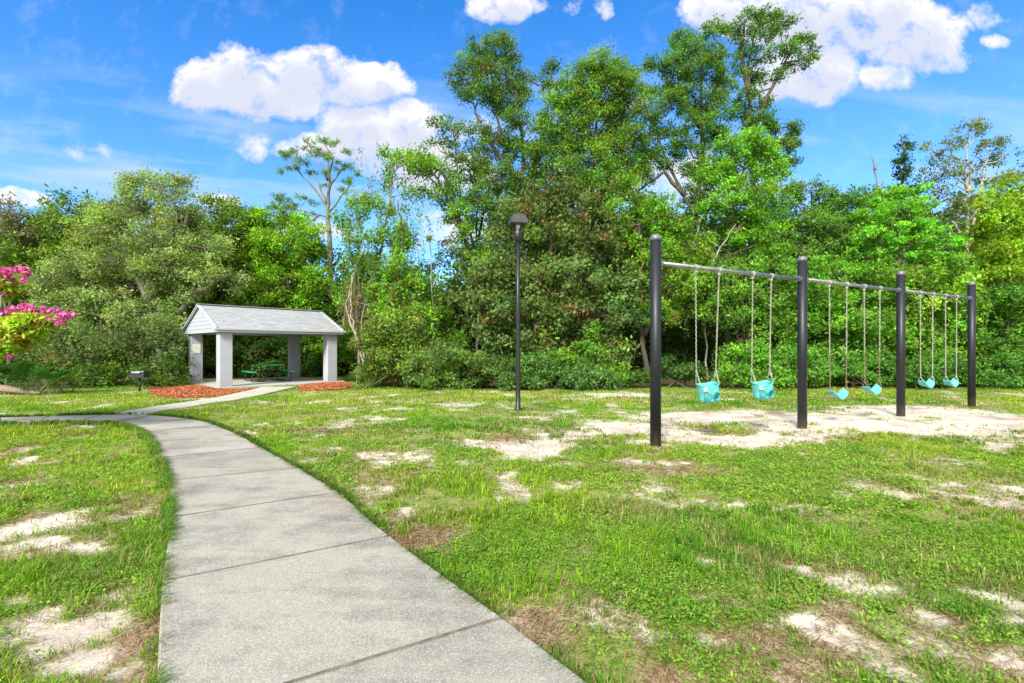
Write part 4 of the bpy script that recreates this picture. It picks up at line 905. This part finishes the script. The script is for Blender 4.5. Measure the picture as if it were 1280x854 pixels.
tree('small_leaf_tree', 'thin see-through tree between the lime-green tree and the swing beam middle', 24.5, (1010, 484), [[(1008, 484), (1005, 380), (1012, 300), (1015, 240)], [(1006, 360), (985, 290)], [(1008, 330), (1040, 270)]], .1,
     [(1010,238,24,12),(1035,245,18,12),(985,250,18,14),(1000,265,28,16),(1045,262,18,12),(1025,280,26,16),(980,290,24,18),(1005,310,34,20),(1045,300,26,20),(975,330,28,20),(1020,345,34,22),(985,370,30,22)], (.125,.25,.035), dens=.7, leaf=.13, puff=.34, twigs=.7)
tree('bramble_tangle', 'bare twiggy tangle of grey stems below the lime-green tree', 23, (860, 480), [[(885, 470), (880, 380), (862, 320), (878, 270)], [(880, 360), (900, 310), (920, 280)], [(870, 340), (850, 300), (845, 285)], [(882, 380), (905, 340), (930, 330)], [(862, 330), (838, 345), (815, 350)]], .05,
     [(880,300,10,10),(860,330,12,10),(905,330,12,10)], (0.154, 0.221, 0.057), M_BARKP, cat='tree', dens=.5, leaf=.1, puff=.24)
tree('vine_covered_tree', 'leafy green vine curtain tree behind the two bucket swings', 21.3, (925, 486), [[(925, 486), (922, 420), (928, 350)], [(923, 430), (955, 380)]], .08,
     [(900,345,24,16),(935,335,28,16),(968,345,24,18),(915,370,26,16),(950,372,30,18),(980,385,22,20),(895,395,20,16),(930,400,28,16),(965,412,28,16),(990,330,18,14)], (.12, .25, .028), dens=.95, leaf=.14, puff=.34, var=.32,
     post=lambda t, p: t.strands(40, (890, 990, 340, 400), 1.0, (.13,.27,.03)))
# --- right wood
tree('dense_tree', 'dense dark green tree left of the bright young maple on the right', 25, (1070, 484), [[(1070, 484), (1070, 360), (1075, 260)]], .16,
     [(1078,248,26,14),(1050,262,26,16),(1100,255,22,14),(1030,285,26,20),(1070,285,40,22),(1105,285,26,20),(1045,318,36,24),(1085,320,36,24),(1020,345,30,26),(1060,360,44,26)], (.09, .19, .028), dens=1.15, leaf=.15)
tree('maple_tree', 'bright green layered young tree above the third swing post', 21.5, (1125, 484), [[(1126, 486), (1124, 400), (1124, 330), (1126, 280)], [(1124, 340), (1140, 310), (1155, 290)], [(1124, 335), (1100, 300)]], .09,
     [(1128,240,26,9),(1105,250,24,10),(1150,258,22,9),(1125,262,34,10),(1090,270,22,10),(1155,282,26,11),(1120,285,36,10),(1185,305,18,10),(1095,298,26,11),(1140,304,34,10),(1080,322,30,14),(1165,325,34,12)], (0.166, 0.400, 0.032), M_BARKG, dens=.95, leaf=.14, puff=.30, droop=.5, var=.25)
tree('young_tree_mass', 'light green leafy tree filling the wood edge behind the middle swing bay', 20.8, (1060, 484), [[(1060, 486), (1055, 420), (1060, 340)], [(1058, 440), (1030, 370)], [(1058, 430), (1090, 360)]], .1,
     [(1010,345,30,18),(1045,340,32,18),(1085,345,34,20),(1025,372,36,20),(1065,375,40,20),(1105,370,34,20),(990,395,34,22),(1040,402,40,20),(1090,405,40,20),(1010,428,36,18),(1060,432,40,18),(1110,430,34,20)], (0.134, 0.297, 0.029), dens=.95, leaf=.14, puff=.36, var=.32)
tree('young_tree_mass', 'yellowish-green leafy tree behind the last swing bay', 20.8, (1170, 484), [[(1170, 486), (1168, 420), (1170, 350)], [(1168, 440), (1195, 380)], [(1168, 430), (1140, 370)]], .1,
     [(1140,350,34,18),(1180,345,34,16),(1165,372,36,18),(1205,370,24,18),(1135,395,34,20),(1180,400,38,20),(1150,425,38,18),(1200,425,30,18),(1175,448,40,14)], (0.154, 0.297, 0.032), dens=.9, leaf=.14, puff=.36, var=.35, yellow=.3)
tree('tall_thin_tree', 'tall sparse tree with a forked pale white trunk at the right', 27, (1208, 480), [[(1208, 480), (1207, 380), (1208, 300), (1213, 215), (1208, 185)], [(1208, 310), (1222, 260), (1232, 205)], [(1211, 240), (1200, 200)], [(1208, 340), (1235, 315)], [(1208, 300), (1188, 275)]], .12,
     [(1210,165,22,12),(1190,180,18,12),(1235,180,20,14),(1165,195,16,12),(1255,195,20,14),(1180,215,22,14),(1215,210,20,12),(1245,220,22,14),(1160,225,18,14),(1175,245,22,16),(1270,215,16,16),(1200,250,20,14),(1240,250,22,14),(1185,275,24,14),(1160,185,9,7),(1225,160,12,8)], (0.134, 0.186, 0.057), M_BARKP, dens=.5, leaf=.13, puff=.32, lai=.75, twigs=1.0, accent=(.20,.19,.06), acc=.05)
tree('cedar_tree', 'narrow dark pointed conifer top beside the tall sparse tree', 29, (1127, 480), [[(1130, 480), (1130, 300), (1130, 180)]], .12,
     [(1130,182,6,10),(1128,200,8,10),(1130,218,10,10),(1128,236,12,12),(1132,255,16,14),(1130,290,20,24),(1130,340,24,34)], (0.038, 0.097, 0.018), dens=1.3, leaf=.14, puff=.26)
tree('dead_snag', 'bare grey snag poking above the trees left of the conifer top', 27, (1097, 480), [[(1100, 480), (1100, 300), (1096, 225), (1090, 192)], [(1098, 245), (1104, 225)], [(1094, 212), (1097, 202)]], .075,
     [(1100,330,10,16)], MID, M_BARKG, cat='dead tree', dens=.4, leaf=.1, puff=.24)
tree('golden_tree', 'yellow-green tree at the right edge of the photo', 22.5, (1262, 484), [[(1262, 486), (1258, 400), (1262, 300), (1265, 250)], [(1260, 380), (1225, 350)]], .13,
     [(1262,235,24,14),(1240,255,24,16),(1280,250,24,18),(1255,278,34,18),(1230,295,24,16),(1285,290,30,20),(1245,315,36,20),(1275,330,30,22),(1225,330,22,16),(1250,345,40,18)], YEL, dens=.95, leaf=.14, puff=.38, var=.3)
tree('young_tree_mass', 'mid green leafy tree below the yellow-green tree at the right edge', 20.5, (1262, 484), [[(1262, 486), (1258, 430), (1262, 390)]], .09,
     [(1250,372,30,16),(1285,375,32,20),(1240,398,26,16),(1270,405,36,20),(1310,400,34,40),(1245,428,28,18),(1280,438,34,20)], (0.109, 0.248, 0.028), dens=1.0, leaf=.14, puff=.36, var=.3)
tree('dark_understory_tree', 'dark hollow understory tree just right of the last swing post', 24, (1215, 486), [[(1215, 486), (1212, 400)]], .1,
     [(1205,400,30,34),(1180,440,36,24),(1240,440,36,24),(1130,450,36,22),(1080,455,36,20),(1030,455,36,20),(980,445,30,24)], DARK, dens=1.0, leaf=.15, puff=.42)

# --- bushes in front
bush('large brownish-green bush right of the pavilion', 19.6, 485, [(490,408,34,20),(470,430,32,20),(510,430,32,20),(495,452,40,20),(470,468,32,14),(520,465,28,16)], (0.147, 0.235, 0.034), dens=1.2, leaf=.12, puff=.32, accent=(.22,.14,.06), acc=.1, var=.3)
bush('broad green bush directly left of the lamp post base', 18.9, 575, [(560,448,36,18),(530,462,30,18),(590,460,34,18),(560,474,44,12),(615,470,24,14)], BUSH, dens=1.3, leaf=.11, puff=.3, var=.2)
bush('broad green bush directly right of the lamp post base', 18.8, 685, [(640,462,30,16),(675,460,34,17),(710,464,32,15),(690,476,46,10),(745,474,28,12),(650,476,30,10)], (0.102, 0.200, 0.046), dens=1.3, leaf=.11, puff=.3, var=.2)
bush('tall fresh green sprout standing behind the lamp post bushes', 19.8, 740, [(742,415,12,10),(735,432,16,10),(748,440,14,10),(740,455,22,12)], (.13,.27,.03), name='sapling', dens=1.2, leaf=.16, puff=.26)
bush('low green bush left of the first swing post behind the sapling', 19.5, 720, [(705,448,22,12),(735,458,30,12),(765,468,24,10)], FRESH, dens=1.2, leaf=.13, puff=.28)
bush('rounded green bush between the first swing post and first bucket swing', 19.4, 850, [(835,462,24,16),(860,468,24,14),(800,474,24,9)], (0.064, 0.138, 0.023), dens=1.1, leaf=.13, puff=.3)
bush('light green bush behind the two bucket swings', 18.9, 925, [(915,448,22,16),(940,440,24,18),(965,455,24,18),(925,468,34,14),(960,474,30,10)], (0.141, 0.317, 0.032), dens=1.25, leaf=.12, puff=.3, var=.25)
bush('light green bush behind the second black swing post', 19.0, 1010, [(990,448,24,18),(1020,455,26,18),(1005,470,36,12)], (0.122, 0.276, 0.032), dens=1.2, leaf=.12, puff=.3, var=.28)
bush('mid green bush behind the first pair of belt swings', 19.1, 1075, [(1055,460,28,16),(1090,455,28,16),(1075,472,40,11)], (0.096, 0.228, 0.030), dens=1.2, leaf=.12, puff=.3, var=.28)
bush('mid green bush behind the last pair of belt swings', 19.2, 1165, [(1135,462,28,14),(1170,458,30,16),(1155,474,44,9),(1200,468,24,12)], (0.077, 0.193, 0.025), dens=1.2, leaf=.12, puff=.3, var=.28)
bush('dark green bush at the right edge under the trees', 19.2, 1250, [(1230,462,28,16),(1265,458,30,18),(1250,474,44,9),(1310,465,40,20)], (0.083, 0.200, 0.028), dens=1.2, leaf=.12, puff=.3, var=.28)
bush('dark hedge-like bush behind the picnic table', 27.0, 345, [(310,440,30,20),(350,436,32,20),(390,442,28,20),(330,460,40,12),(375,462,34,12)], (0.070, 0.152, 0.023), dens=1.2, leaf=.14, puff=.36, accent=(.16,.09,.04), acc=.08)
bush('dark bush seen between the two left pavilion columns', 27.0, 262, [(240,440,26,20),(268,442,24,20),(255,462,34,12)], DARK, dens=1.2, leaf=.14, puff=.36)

# far wood behind everything: one dense mass
def far_wood():
    rng = np.random.default_rng(99); LVs = []; LCs = []
    prof_x = [-700, -200, 0, 100, 200, 300, 400, 440, 480, 560, 600, 640, 800, 1000, 1100, 1280, 1500, 2000]
    prof_y = [250, 270, 300, 285, 285, 290, 320, 340, 352, 345, 290, 250, 255, 275, 275, 250, 250, 250]
    for Y, base in ((33, .0), (29.5, 14.0)):
        for px in np.arange(-420, 1720, 24):
            top = np.interp(px, prof_x, prof_y) + base * 2 + rng.uniform(-8, 14); 
            for py in np.arange(top + 14, 488, 24):
                if base and not (py > top + 30): continue
                c = np.array(P(px + rng.uniform(-10, 10), py + rng.uniform(-8, 8), Y + rng.uniform(-1.2, 1.2))); r = np.array([1.2, 1.0, 1.05])
                Pc = ellipsoid_puffs(c, r, 13, rng); idx = np.repeat(np.arange(len(Pc)), 40)
                C = Pc[idx] + rng.normal(0, .33, (len(idx), 3)); C[:, 2] = np.maximum(C[:, 2], .02)
                base_c = np.array([.10, .17, .03]) * rng.uniform(.6, 1.6) * (1 + rng.normal(0, .08, 3))
                cc = base_c * (1 + rng.normal(0, .2, (len(idx), 1)))
                V_, Cc = leaves_np(C, .27, rng, np.clip(cc, .004, .7), aspect=.6); LVs.append(V_); LCs.append(Cc); TOTAL[0] += len(idx)
    V_ = np.concatenate(LVs); me = np_mesh('far_wood', V_, np.arange(len(V_)).reshape(-1, 4), np.concatenate(LCs))
    tag(link('far_wood', me, M_LEAF), 'mass of green wood closing the view behind the separate trees', 'wood', kind='stuff')
far_wood()

# palmettos
def palmetto(px, py, Y, n, R_, col, label, seed):
    rng = np.random.default_rng(seed); x = (px - 640) / F * Y
    root = thing('palmetto', label, 'palmetto', (x, Y, 0), 0, 'palmettos at the wood edge')
    bmS = bmesh.new(); Vs, Cs = [], []
    for i in range(n):
        az = rng.uniform(0, 2 * math.pi); el = rng.uniform(.35, 1.35); L = R_ * rng.uniform(.6, 1.0)
        d = np.array([math.cos(az) * math.cos(el), math.sin(az) * math.cos(el), math.sin(el)])
        b = np.array([rng.uniform(-.45, .45) * R_, rng.uniform(-.3, .3) * R_, 0]); hub = b + d * L
        tube(bmS, [b, b + d * L * .6 + [0, 0, .04], hub], [.014, .011, .008], 5, False)
        side = np.cross(d, [0, 0, 1]); side /= np.linalg.norm(side) + 1e-6
        m = 17; c0 = np.array(col) * rng.uniform(.6, 1.35)
        for k in range(m):
            a = (k / (m - 1) - .5) * 3.7
            r = d * math.cos(a) + side * math.sin(a); r = r + rng.normal(0, .06, 3)
            LL = .42 * R_ * (1 - .25 * abs(a) / 1.85) * rng.uniform(.85, 1.1)
            tip = hub + r * LL + np.array([0, 0, -.10 * LL]); mid = hub + r * LL * .45 + np.array([0, 0, .03])
            wv = np.cross(r, np.cross(d, side)); wv /= np.linalg.norm(wv) + 1e-6; wv = wv * .024 * R_
            Vs += [hub, mid + wv, tip, mid - wv]; Cs += [c0 * rng.uniform(.8, 1.2)] * 4
    obj('stems', bmS, simple('palmetto_stem', (.12, .17, .04), .6), root)
    Vs = np.array(Vs); Vs[:, 2] = np.maximum(Vs[:, 2], .01)
    link('fronds', np_mesh('fronds', Vs, np.arange(len(Vs)).reshape(-1, 4), np.clip(np.array(Cs), 0, 1)), M_LEAF, root)
palmetto(50, 488, 16.6, 26, 1.05, (.045, .13, .022), 'large dark green palmetto beside the fallen log', 1)
palmetto(78, 488, 17.0, 12, .6, (.09, .16, .03), 'small yellowish palmetto right of the large one', 2)
palmetto(455, 484, 18.9, 20, .75, (.12, .20, .03), 'low bright palmetto right of the pavilion mulch', 3)
palmetto(20, 486, 18.0, 20, 1.0, (.04, .12, .02), 'dark palmetto half hidden behind the fallen log', 4)

# fallen log
def log():
    t = thing('fallen_log', 'weathered grey-brown fallen log lying at the left edge of the lawn', 'log', (*G(10, 490), 0))
    r = Vector(t.location); bm = bmesh.new()
    pts = [P(-60, 478, 16.6), P(-10, 483.5, 16.5), P(14, 487.5, 16.4), P(34, 490.5, 16.3), P(50, 491.5, 16.2)]
    pts = [Vector(p) - r + Vector((random.uniform(-.05, .05), 0, random.uniform(-.02, .03))) for p in pts]
    tube(bm, pts, [.17, .14, .11, .07, .03], 12)
    tube(bm, [pts[1], pts[1] + Vector((.1, 0, .3)), pts[1] + Vector((.3, .1, .45))], [.05, .035, .015], 8)
    obj('log_body', bm, bark('log_bark', (.26, .20, .14), 6), t, True)
log()

# flowering crape myrtle at the left edge (stem stands left of the frame)
def myrtle():
    Y = 8.2; t = Tree('crape_myrtle', 'pink flowering tree with yellow-green leaves reaching in at the left edge', 'tree', Y, (-130, 0), None, 11)
    pts = []
    for tk in ([(-130, 549), (-120, 480), (-100, 430), (-60, 400), (0, 408)], [(-128, 520), (-140, 440), (-110, 370), (-50, 350)], [(-100, 440), (-40, 430), (10, 420), (60, 402)], [(-130, 500), (-180, 420), (-190, 350)]):
        pts += t.trunk(tk, .05, .012, .02)
    kw = dict(leaf=.07, puff=.11, lai=1.2, dens=1.7, var=.25, twigs=.5, limbs_from=pts, limb_r=.012, droop=.8)
    t.crown([(12,410,24,14,-.2),(40,404,24,10,-.2),(62,401,16,7,-.1),(30,418,22,10,-.2),(6,430,20,14,-.2),(-10,420,30,24,.1),(20,430,18,10,.1),(-40,400,40,40,.2),(-5,440,16,14,0)], (.30,.42,.03), accent=(.50,.24,.06), acc=.16, **kw)
    t.crown([(4,357,14,8,0),(22,355,10,6,.1),(-20,360,30,16,.1),(-70,350,44,30,.2),(-120,330,50,40,.1),(-170,370,50,50,.2),(-100,390,50,36,.3)], (.30,.42,.03), accent=(.50,.24,.06), acc=.16, **kw)
    t.done(M_BARKP)
    rng = np.random.default_rng(5)
    fl = [(6,340,7),(20,337,6),(31,338,6),(-4,342,7),(12,347,5),(30,351,4),(16,388,8),(30,383,6),(38,386,7),(46,391,6),(58,388,7),(68,391,8),(75,402,7),(86,395,8),(78,394,5),(2,392,8),(-8,386,8),(40,405,4),(6,356,5),(14,418,5),(13,446,4),(5,368,4),(33,343,5),(62,400,5),(-30,370,9),(-60,340,9),(-100,310,10),(-150,320,10),(10,340,6)]
    for (px, py, rp) in fl:
        c = np.array(P(px, py, Y - .12 + rng.uniform(-.15, .15))); r = rp * .82 / F * Y; n = int(110 * max(1, (rp / 7) ** 2))
        d = rng.normal(size=(n, 3)); d /= np.linalg.norm(d, axis=1)[:, None]; C = c + d * r * rng.uniform(.4, 1.1, (n, 1)) * [1.1, 1, .85]
        base = np.array([.62, .10, .44]) * rng.uniform(.75, 1.1); cc = base * (1 + rng.normal(0, .2, (n, 1))); cc[rng.random(n) < .25] = [.85, .3, .62]
        V_, Cc = leaves_np(C, .04, rng, np.clip(cc, 0, .95), aspect=.9)
        o = link('flower_cluster', np_mesh('flower_cluster', V_ - np.array(t.root.location[:]), np.arange(len(V_)).reshape(-1, 4), Cc), M_PETAL, t.root)
myrtle()
print('LEAVES', TOTAL[0])

# ------------------------------------------------------------------ grass
def grass():
    rng = np.random.default_rng(21); Vq, Cq, Ft = [], [], []
    PATHS = [PATH_POLY, BR_POLY, SLAB_POLY, MULCH1, MULCH2]
    VV, FF, CC = [], [], []; off = 0
    def field(n, y0, y1, per, hmin, hmax, wid, spread, xpad=1.14):
        nonlocal off
        # area-uniform sample inside the view wedge with margins
        y = np.sqrt(rng.uniform(y0 ** 2, y1 ** 2, n)); x = rng.uniform(-1, 1, n) * (y * xpad + 2.8)
        b = bare_mask(x, y); br = brown_mask(x, y)
        clump = fbm(x * 2.3, y * 2.3, 3, 31)
        keep = rng.random(n) < np.clip(1.25 - 1.75 * b * (.45 + 1.1 * fbm(x * 6, y * 6, 3, 63)) - .9 * br, .02, 1) * np.clip((clump - .30) * 3.2, .12, 1)
        keep &= y < treeline(x) + .9
        x, y, b, br, clump = x[keep], y[keep], b[keep], br[keep], clump[keep]
        idx = np.repeat(np.arange(len(x)), per); m = len(idx)
        bx = x[idx] + rng.normal(0, spread, m); by = y[idx] + rng.normal(0, spread, m)
        ok = np.ones(m, bool)
        for pl in PATHS: ok &= ~inpoly(bx, by, pl)
        idx, bx, by = idx[ok], bx[ok], by[ok]; m = len(idx)
        tall = np.clip((fbm(x * .55, y * .55, 3, 51) - .40) * 4, 0, 1)
        h = .85 * (hmin + (hmax - hmin) * rng.random(m) ** 1.8 * (.45 + .9 * tall[idx])) * (1 - .45 * np.clip(b[idx] + br[idx] * .6, 0, 1))
        a = rng.uniform(0, 2 * np.pi, m); lean = rng.uniform(.25, 1.1, m)
        dx, dy = np.cos(a), np.sin(a); z0 = height(bx, by) - .005
        w = wid * rng.uniform(.6, 1.3, m)
        B = np.stack([bx, by, z0], 1); D = np.stack([dx, dy, np.zeros(m)], 1); W = np.stack([-dy, dx, np.zeros(m)], 1)
        Z = np.array([0, 0, 1.])
        p0 = B - W * w[:, None] * .5; p1 = B + W * w[:, None] * .5
        mid = B + Z * (h * .62)[:, None] + D * (h * lean * .35)[:, None]
        p2 = mid + W * w[:, None] * .45; p3 = mid - W * w[:, None] * .45
        tip = B + Z * (h * (1.05 - .28 * lean))[:, None] + D * (h * lean * .95)[:, None]
        V_ = np.stack([p0, p1, p2, p3, tip], 1).reshape(-1, 3)
        k = np.arange(m)[:, None] * 5 + off
        FF.append(np.concatenate([k + [0, 1, 2], k + [0, 2, 3], k + [3, 2, 4]])); VV.append(V_); off += 5 * m
        hue = fbm(x * 1.3, y * 1.3, 3, 91)[idx]; big = fbm(x * .35, y * .35, 3, 95)[idx]
        ca = np.array([.19, .36, .016]); cb = np.array([.34, .42, .028]); cd = np.array([.10, .25, .016])
        t = np.clip((hue - .35) * 3.2, 0, 1)[:, None]; c = cd * (1 - t) + ca * t
        t2 = np.clip((big - .42) * 4, 0, 1)[:, None]; c = c * (1 - .65 * t2) + cb * .65 * t2
        c = c * (rng.uniform(.6, 1.4, m) * rng.uniform(.65, 1.35, len(x))[idx])[:, None]
        dry = rng.random(m) < np.clip(.06 + .5 * br[idx] + .25 * b[idx] + np.clip((fbm(x * .9, y * .9, 4, 201) - .5) * 2.4, 0, .4)[idx], 0, .8); c[dry] = np.array([.36, .31, .15]) * rng.uniform(.5, 1.3, (dry.sum(), 1))
        red = rng.random(m) < br[idx] * .15; c[red] = np.array([.26, .11, .06]) * rng.uniform(.6, 1.3, (red.sum(), 1))
        CC.append(np.repeat(c, 5, 0))
    def weeds(n, y0, y1, size):
        """small broad leaves lying in rosettes and runners"""
        nonlocal off
        y = np.sqrt(rng.uniform(y0 ** 2, y1 ** 2, n)); x = rng.uniform(-1, 1, n) * (y * 1.14 + 2.8)
        b = bare_mask(x, y) + .7 * brown_mask(x, y); wz = fbm(x * 1.1, y * 1.1, 4, 131)
        keep = (rng.random(n) < np.clip(1.1 - 1.8 * b, .01, 1)) & (rng.random(n) < np.clip((wz - .44) * 6, .04, 1)) & (y < treeline(x))
        x, y = x[keep], y[keep]; per = 9; idx = np.repeat(np.arange(len(x)), per); m = len(idx)
        bx = x[idx] + rng.normal(0, .032, m); by = y[idx] + rng.normal(0, .032, m); ok = np.ones(m, bool)
        for pl in PATHS: ok &= ~inpoly(bx, by, pl)
        idx, bx, by = idx[ok], bx[ok], by[ok]; m = len(idx)
        C = np.stack([bx, by, height(bx, by) + rng.uniform(.006, .05, m)], 1)
        d = rng.normal(size=(m, 3)); d[:, 2] = np.abs(d[:, 2]) * .45; d /= np.linalg.norm(d, axis=1)[:, None]
        nr = rng.normal(size=(m, 3)) * .45 + [0, 0, 1]; w = np.cross(d, nr); w /= np.linalg.norm(w, axis=1)[:, None]
        L = (size * rng.uniform(.5, 1.3, m))[:, None]; mid = C + d * L * .45 + [0, 0, .003]
        V_ = np.stack([C, mid + w * L * .24, C + d * L, mid - w * L * .24, mid + [0, 0, .002]], 1).reshape(-1, 3)
        k = np.arange(m)[:, None] * 5 + off
        FF.append(np.concatenate([k + [0, 4, 1], k + [4, 2, 1], k + [0, 3, 4], k + [4, 3, 2]])); VV.append(V_); off += 5 * m
        hue = fbm(x * 2, y * 2, 2, 17)[idx][:, None]
        c = (np.array([.12, .27, .03]) * (1 - hue) + np.array([.30, .46, .06]) * hue) * rng.uniform(.6, 1.3, m)[:, None]
        dr = rng.random(m) < .05; c[dr] = [.30, .22, .08]
        CC.append(np.repeat(c, 5, 0))
    field(60000, .9, 4.2, 8, .018, .085, .0042, .024)
    field(5200, .9, 5.0, 24, .05, .17, .0055, .020)
    field(4800, 5.0, 10.0, 20, .05, .15, .009, .03)
    def straw(n, y0, y1, size):
        nonlocal off
        y = np.sqrt(rng.uniform(y0 ** 2, y1 ** 2, n)); x = rng.uniform(-1, 1, n) * (y * 1.14 + 2.8)
        b = bare_mask(x, y); br = brown_mask(x, y)
        keep = (rng.random(n) < np.clip(.06 + br * .9 + np.clip(.5 - np.abs(b - .4) * 1.6, 0, 1), 0, 1)) & (y < treeline(x))
        for pl in PATHS: keep &= ~inpoly(x, y, pl)
        x, y = x[keep], y[keep]; m = len(x)
        C = np.stack([x, y, height(x, y) + rng.uniform(.004, .02, m)], 1)
        d = rng.normal(size=(m, 3)); d[:, 2] *= .12; d /= np.linalg.norm(d, axis=1)[:, None]
        w = np.cross(d, [0, 0, 1.]); w /= np.linalg.norm(w, axis=1)[:, None]
        L = (size * rng.uniform(.4, 1.4, m))[:, None]; wd = .0016 * (y / 2.4)[:, None] * rng.uniform(.7, 1.6, (m, 1)); kk = C + rng.normal(0, .15, (m, 1)) * w * L
        V_ = np.stack([C - d * L - w * wd, C - d * L + w * wd, kk + w * wd, kk - w * wd, C + d * L], 1).reshape(-1, 3)
        k = np.arange(m)[:, None] * 5 + off
        FF.append(np.concatenate([k + [0, 1, 2], k + [0, 2, 3], k + [3, 2, 4]])); VV.append(V_); off += 5 * m
        pick = rng.random(m)[:, None]; c = np.where(pick < .5, [.36, .26, .15], np.where(pick < .8, [.20, .11, .065], [.52, .42, .28])) * rng.uniform(.6, 1.25, (m, 1))
        CC.append(np.repeat(c, 5, 0))
    straw(150000, .9, 4.6, .035); straw(64000, 4.6, 9.5, .05)
    weeds(37000, .9, 4.2, .024)
    field(54000, 4.2, 8.0, 7, .022, .095, .0075, .035)
    weeds(29000, 4.2, 8.0, .036)
    field(47000, 8.0, 13.5, 6, .03, .09, .014, .055)
    field(40000, 13.5, 20.5, 5, .03, .10, .024, .09, 1.12)
    # overgrown fringe along the path edges
    def fringe(edge, side, n, prob):
        nonlocal off
        E_ = np.array(edge); seg = np.linalg.norm(np.diff(E_, axis=0), axis=1); cum = np.r_[0, np.cumsum(seg)]
        s = rng.uniform(0, cum[-1], n); x = np.interp(s, cum, E_[:, 0]); y = np.interp(s, cum, E_[:, 1])
        dxs = np.interp(s + .05, cum, E_[:, 0]) - x; dys = np.interp(s + .05, cum, E_[:, 1]) - y; l = np.hypot(dxs, dys) + 1e-6
        nx_, ny_ = -dys / l * side, dxs / l * side
        o = np.abs(rng.normal(0, .035, n)) + .004; x = x + nx_ * o; y = y + ny_ * o
        b = bare_mask(x, y); br = brown_mask(x, y)
        keep = (rng.random(n) < np.clip(prob * (1.1 - 1.3 * b - .8 * br), 0, 1) * np.clip(fbm(x * 3, y * 3, 2, 7) * 2.2 - .35, .1, 1)) & (y > .4) & (y < 16)
        x, y, nx_, ny_, br = x[keep], y[keep], nx_[keep], ny_[keep], br[keep]; m = len(x)
        h = rng.uniform(.04, .17, m) * .9; a = np.arctan2(-ny_, -nx_) + rng.normal(0, .9, m); lean = rng.uniform(.4, 1.3, m)
        dx, dy = np.cos(a), np.sin(a); w = np.clip(.0045 * y / 2.6, .0045, .014)
        B = np.stack([x, y, height(x, y)], 1); D = np.stack([dx, dy, 0 * dx], 1); W = np.stack([-dy, dx, 0 * dx], 1); Z = np.array([0, 0, 1.])
        mid = B + Z * (h * .65)[:, None] + D * (h * lean * .35)[:, None]; tip = B + Z * np.maximum(.05, h * (1.0 - .45 * lean))[:, None] + D * (h * lean * .9)[:, None]
        V_ = np.stack([B - W * w[:, None] * .5, B + W * w[:, None] * .5, mid + W * w[:, None] * .45, mid - W * w[:, None] * .45, tip], 1).reshape(-1, 3)
        k = np.arange(m)[:, None] * 5 + off; FF.append(np.concatenate([k + [0, 1, 2], k + [0, 2, 3], k + [3, 2, 4]])); VV.append(V_); off += 5 * m
        c = np.array([.11, .23, .025]) * rng.uniform(.55, 1.4, m)[:, None]; dr = rng.random(m) < .12 + .6 * br; c[dr] = np.array([.30, .2, .10]) * rng.uniform(.5, 1.3, (dr.sum(), 1))
        CC.append(np.repeat(c, 5, 0))
    fringe(PL, 1, 26000, 1.0); fringe(PR, -1, 18000, .75)
    V_ = np.concatenate(VV); Fc = np.concatenate(FF); print('GRASS tris', len(Fc))
    o = link('grass', np_mesh('grass', V_, Fc, np.clip(np.concatenate(CC), 0, .8)), M_GRASS); tag(o, 'short patchy green grass and low broadleaf weeds of the park lawn', 'grass', kind='stuff')
grass()
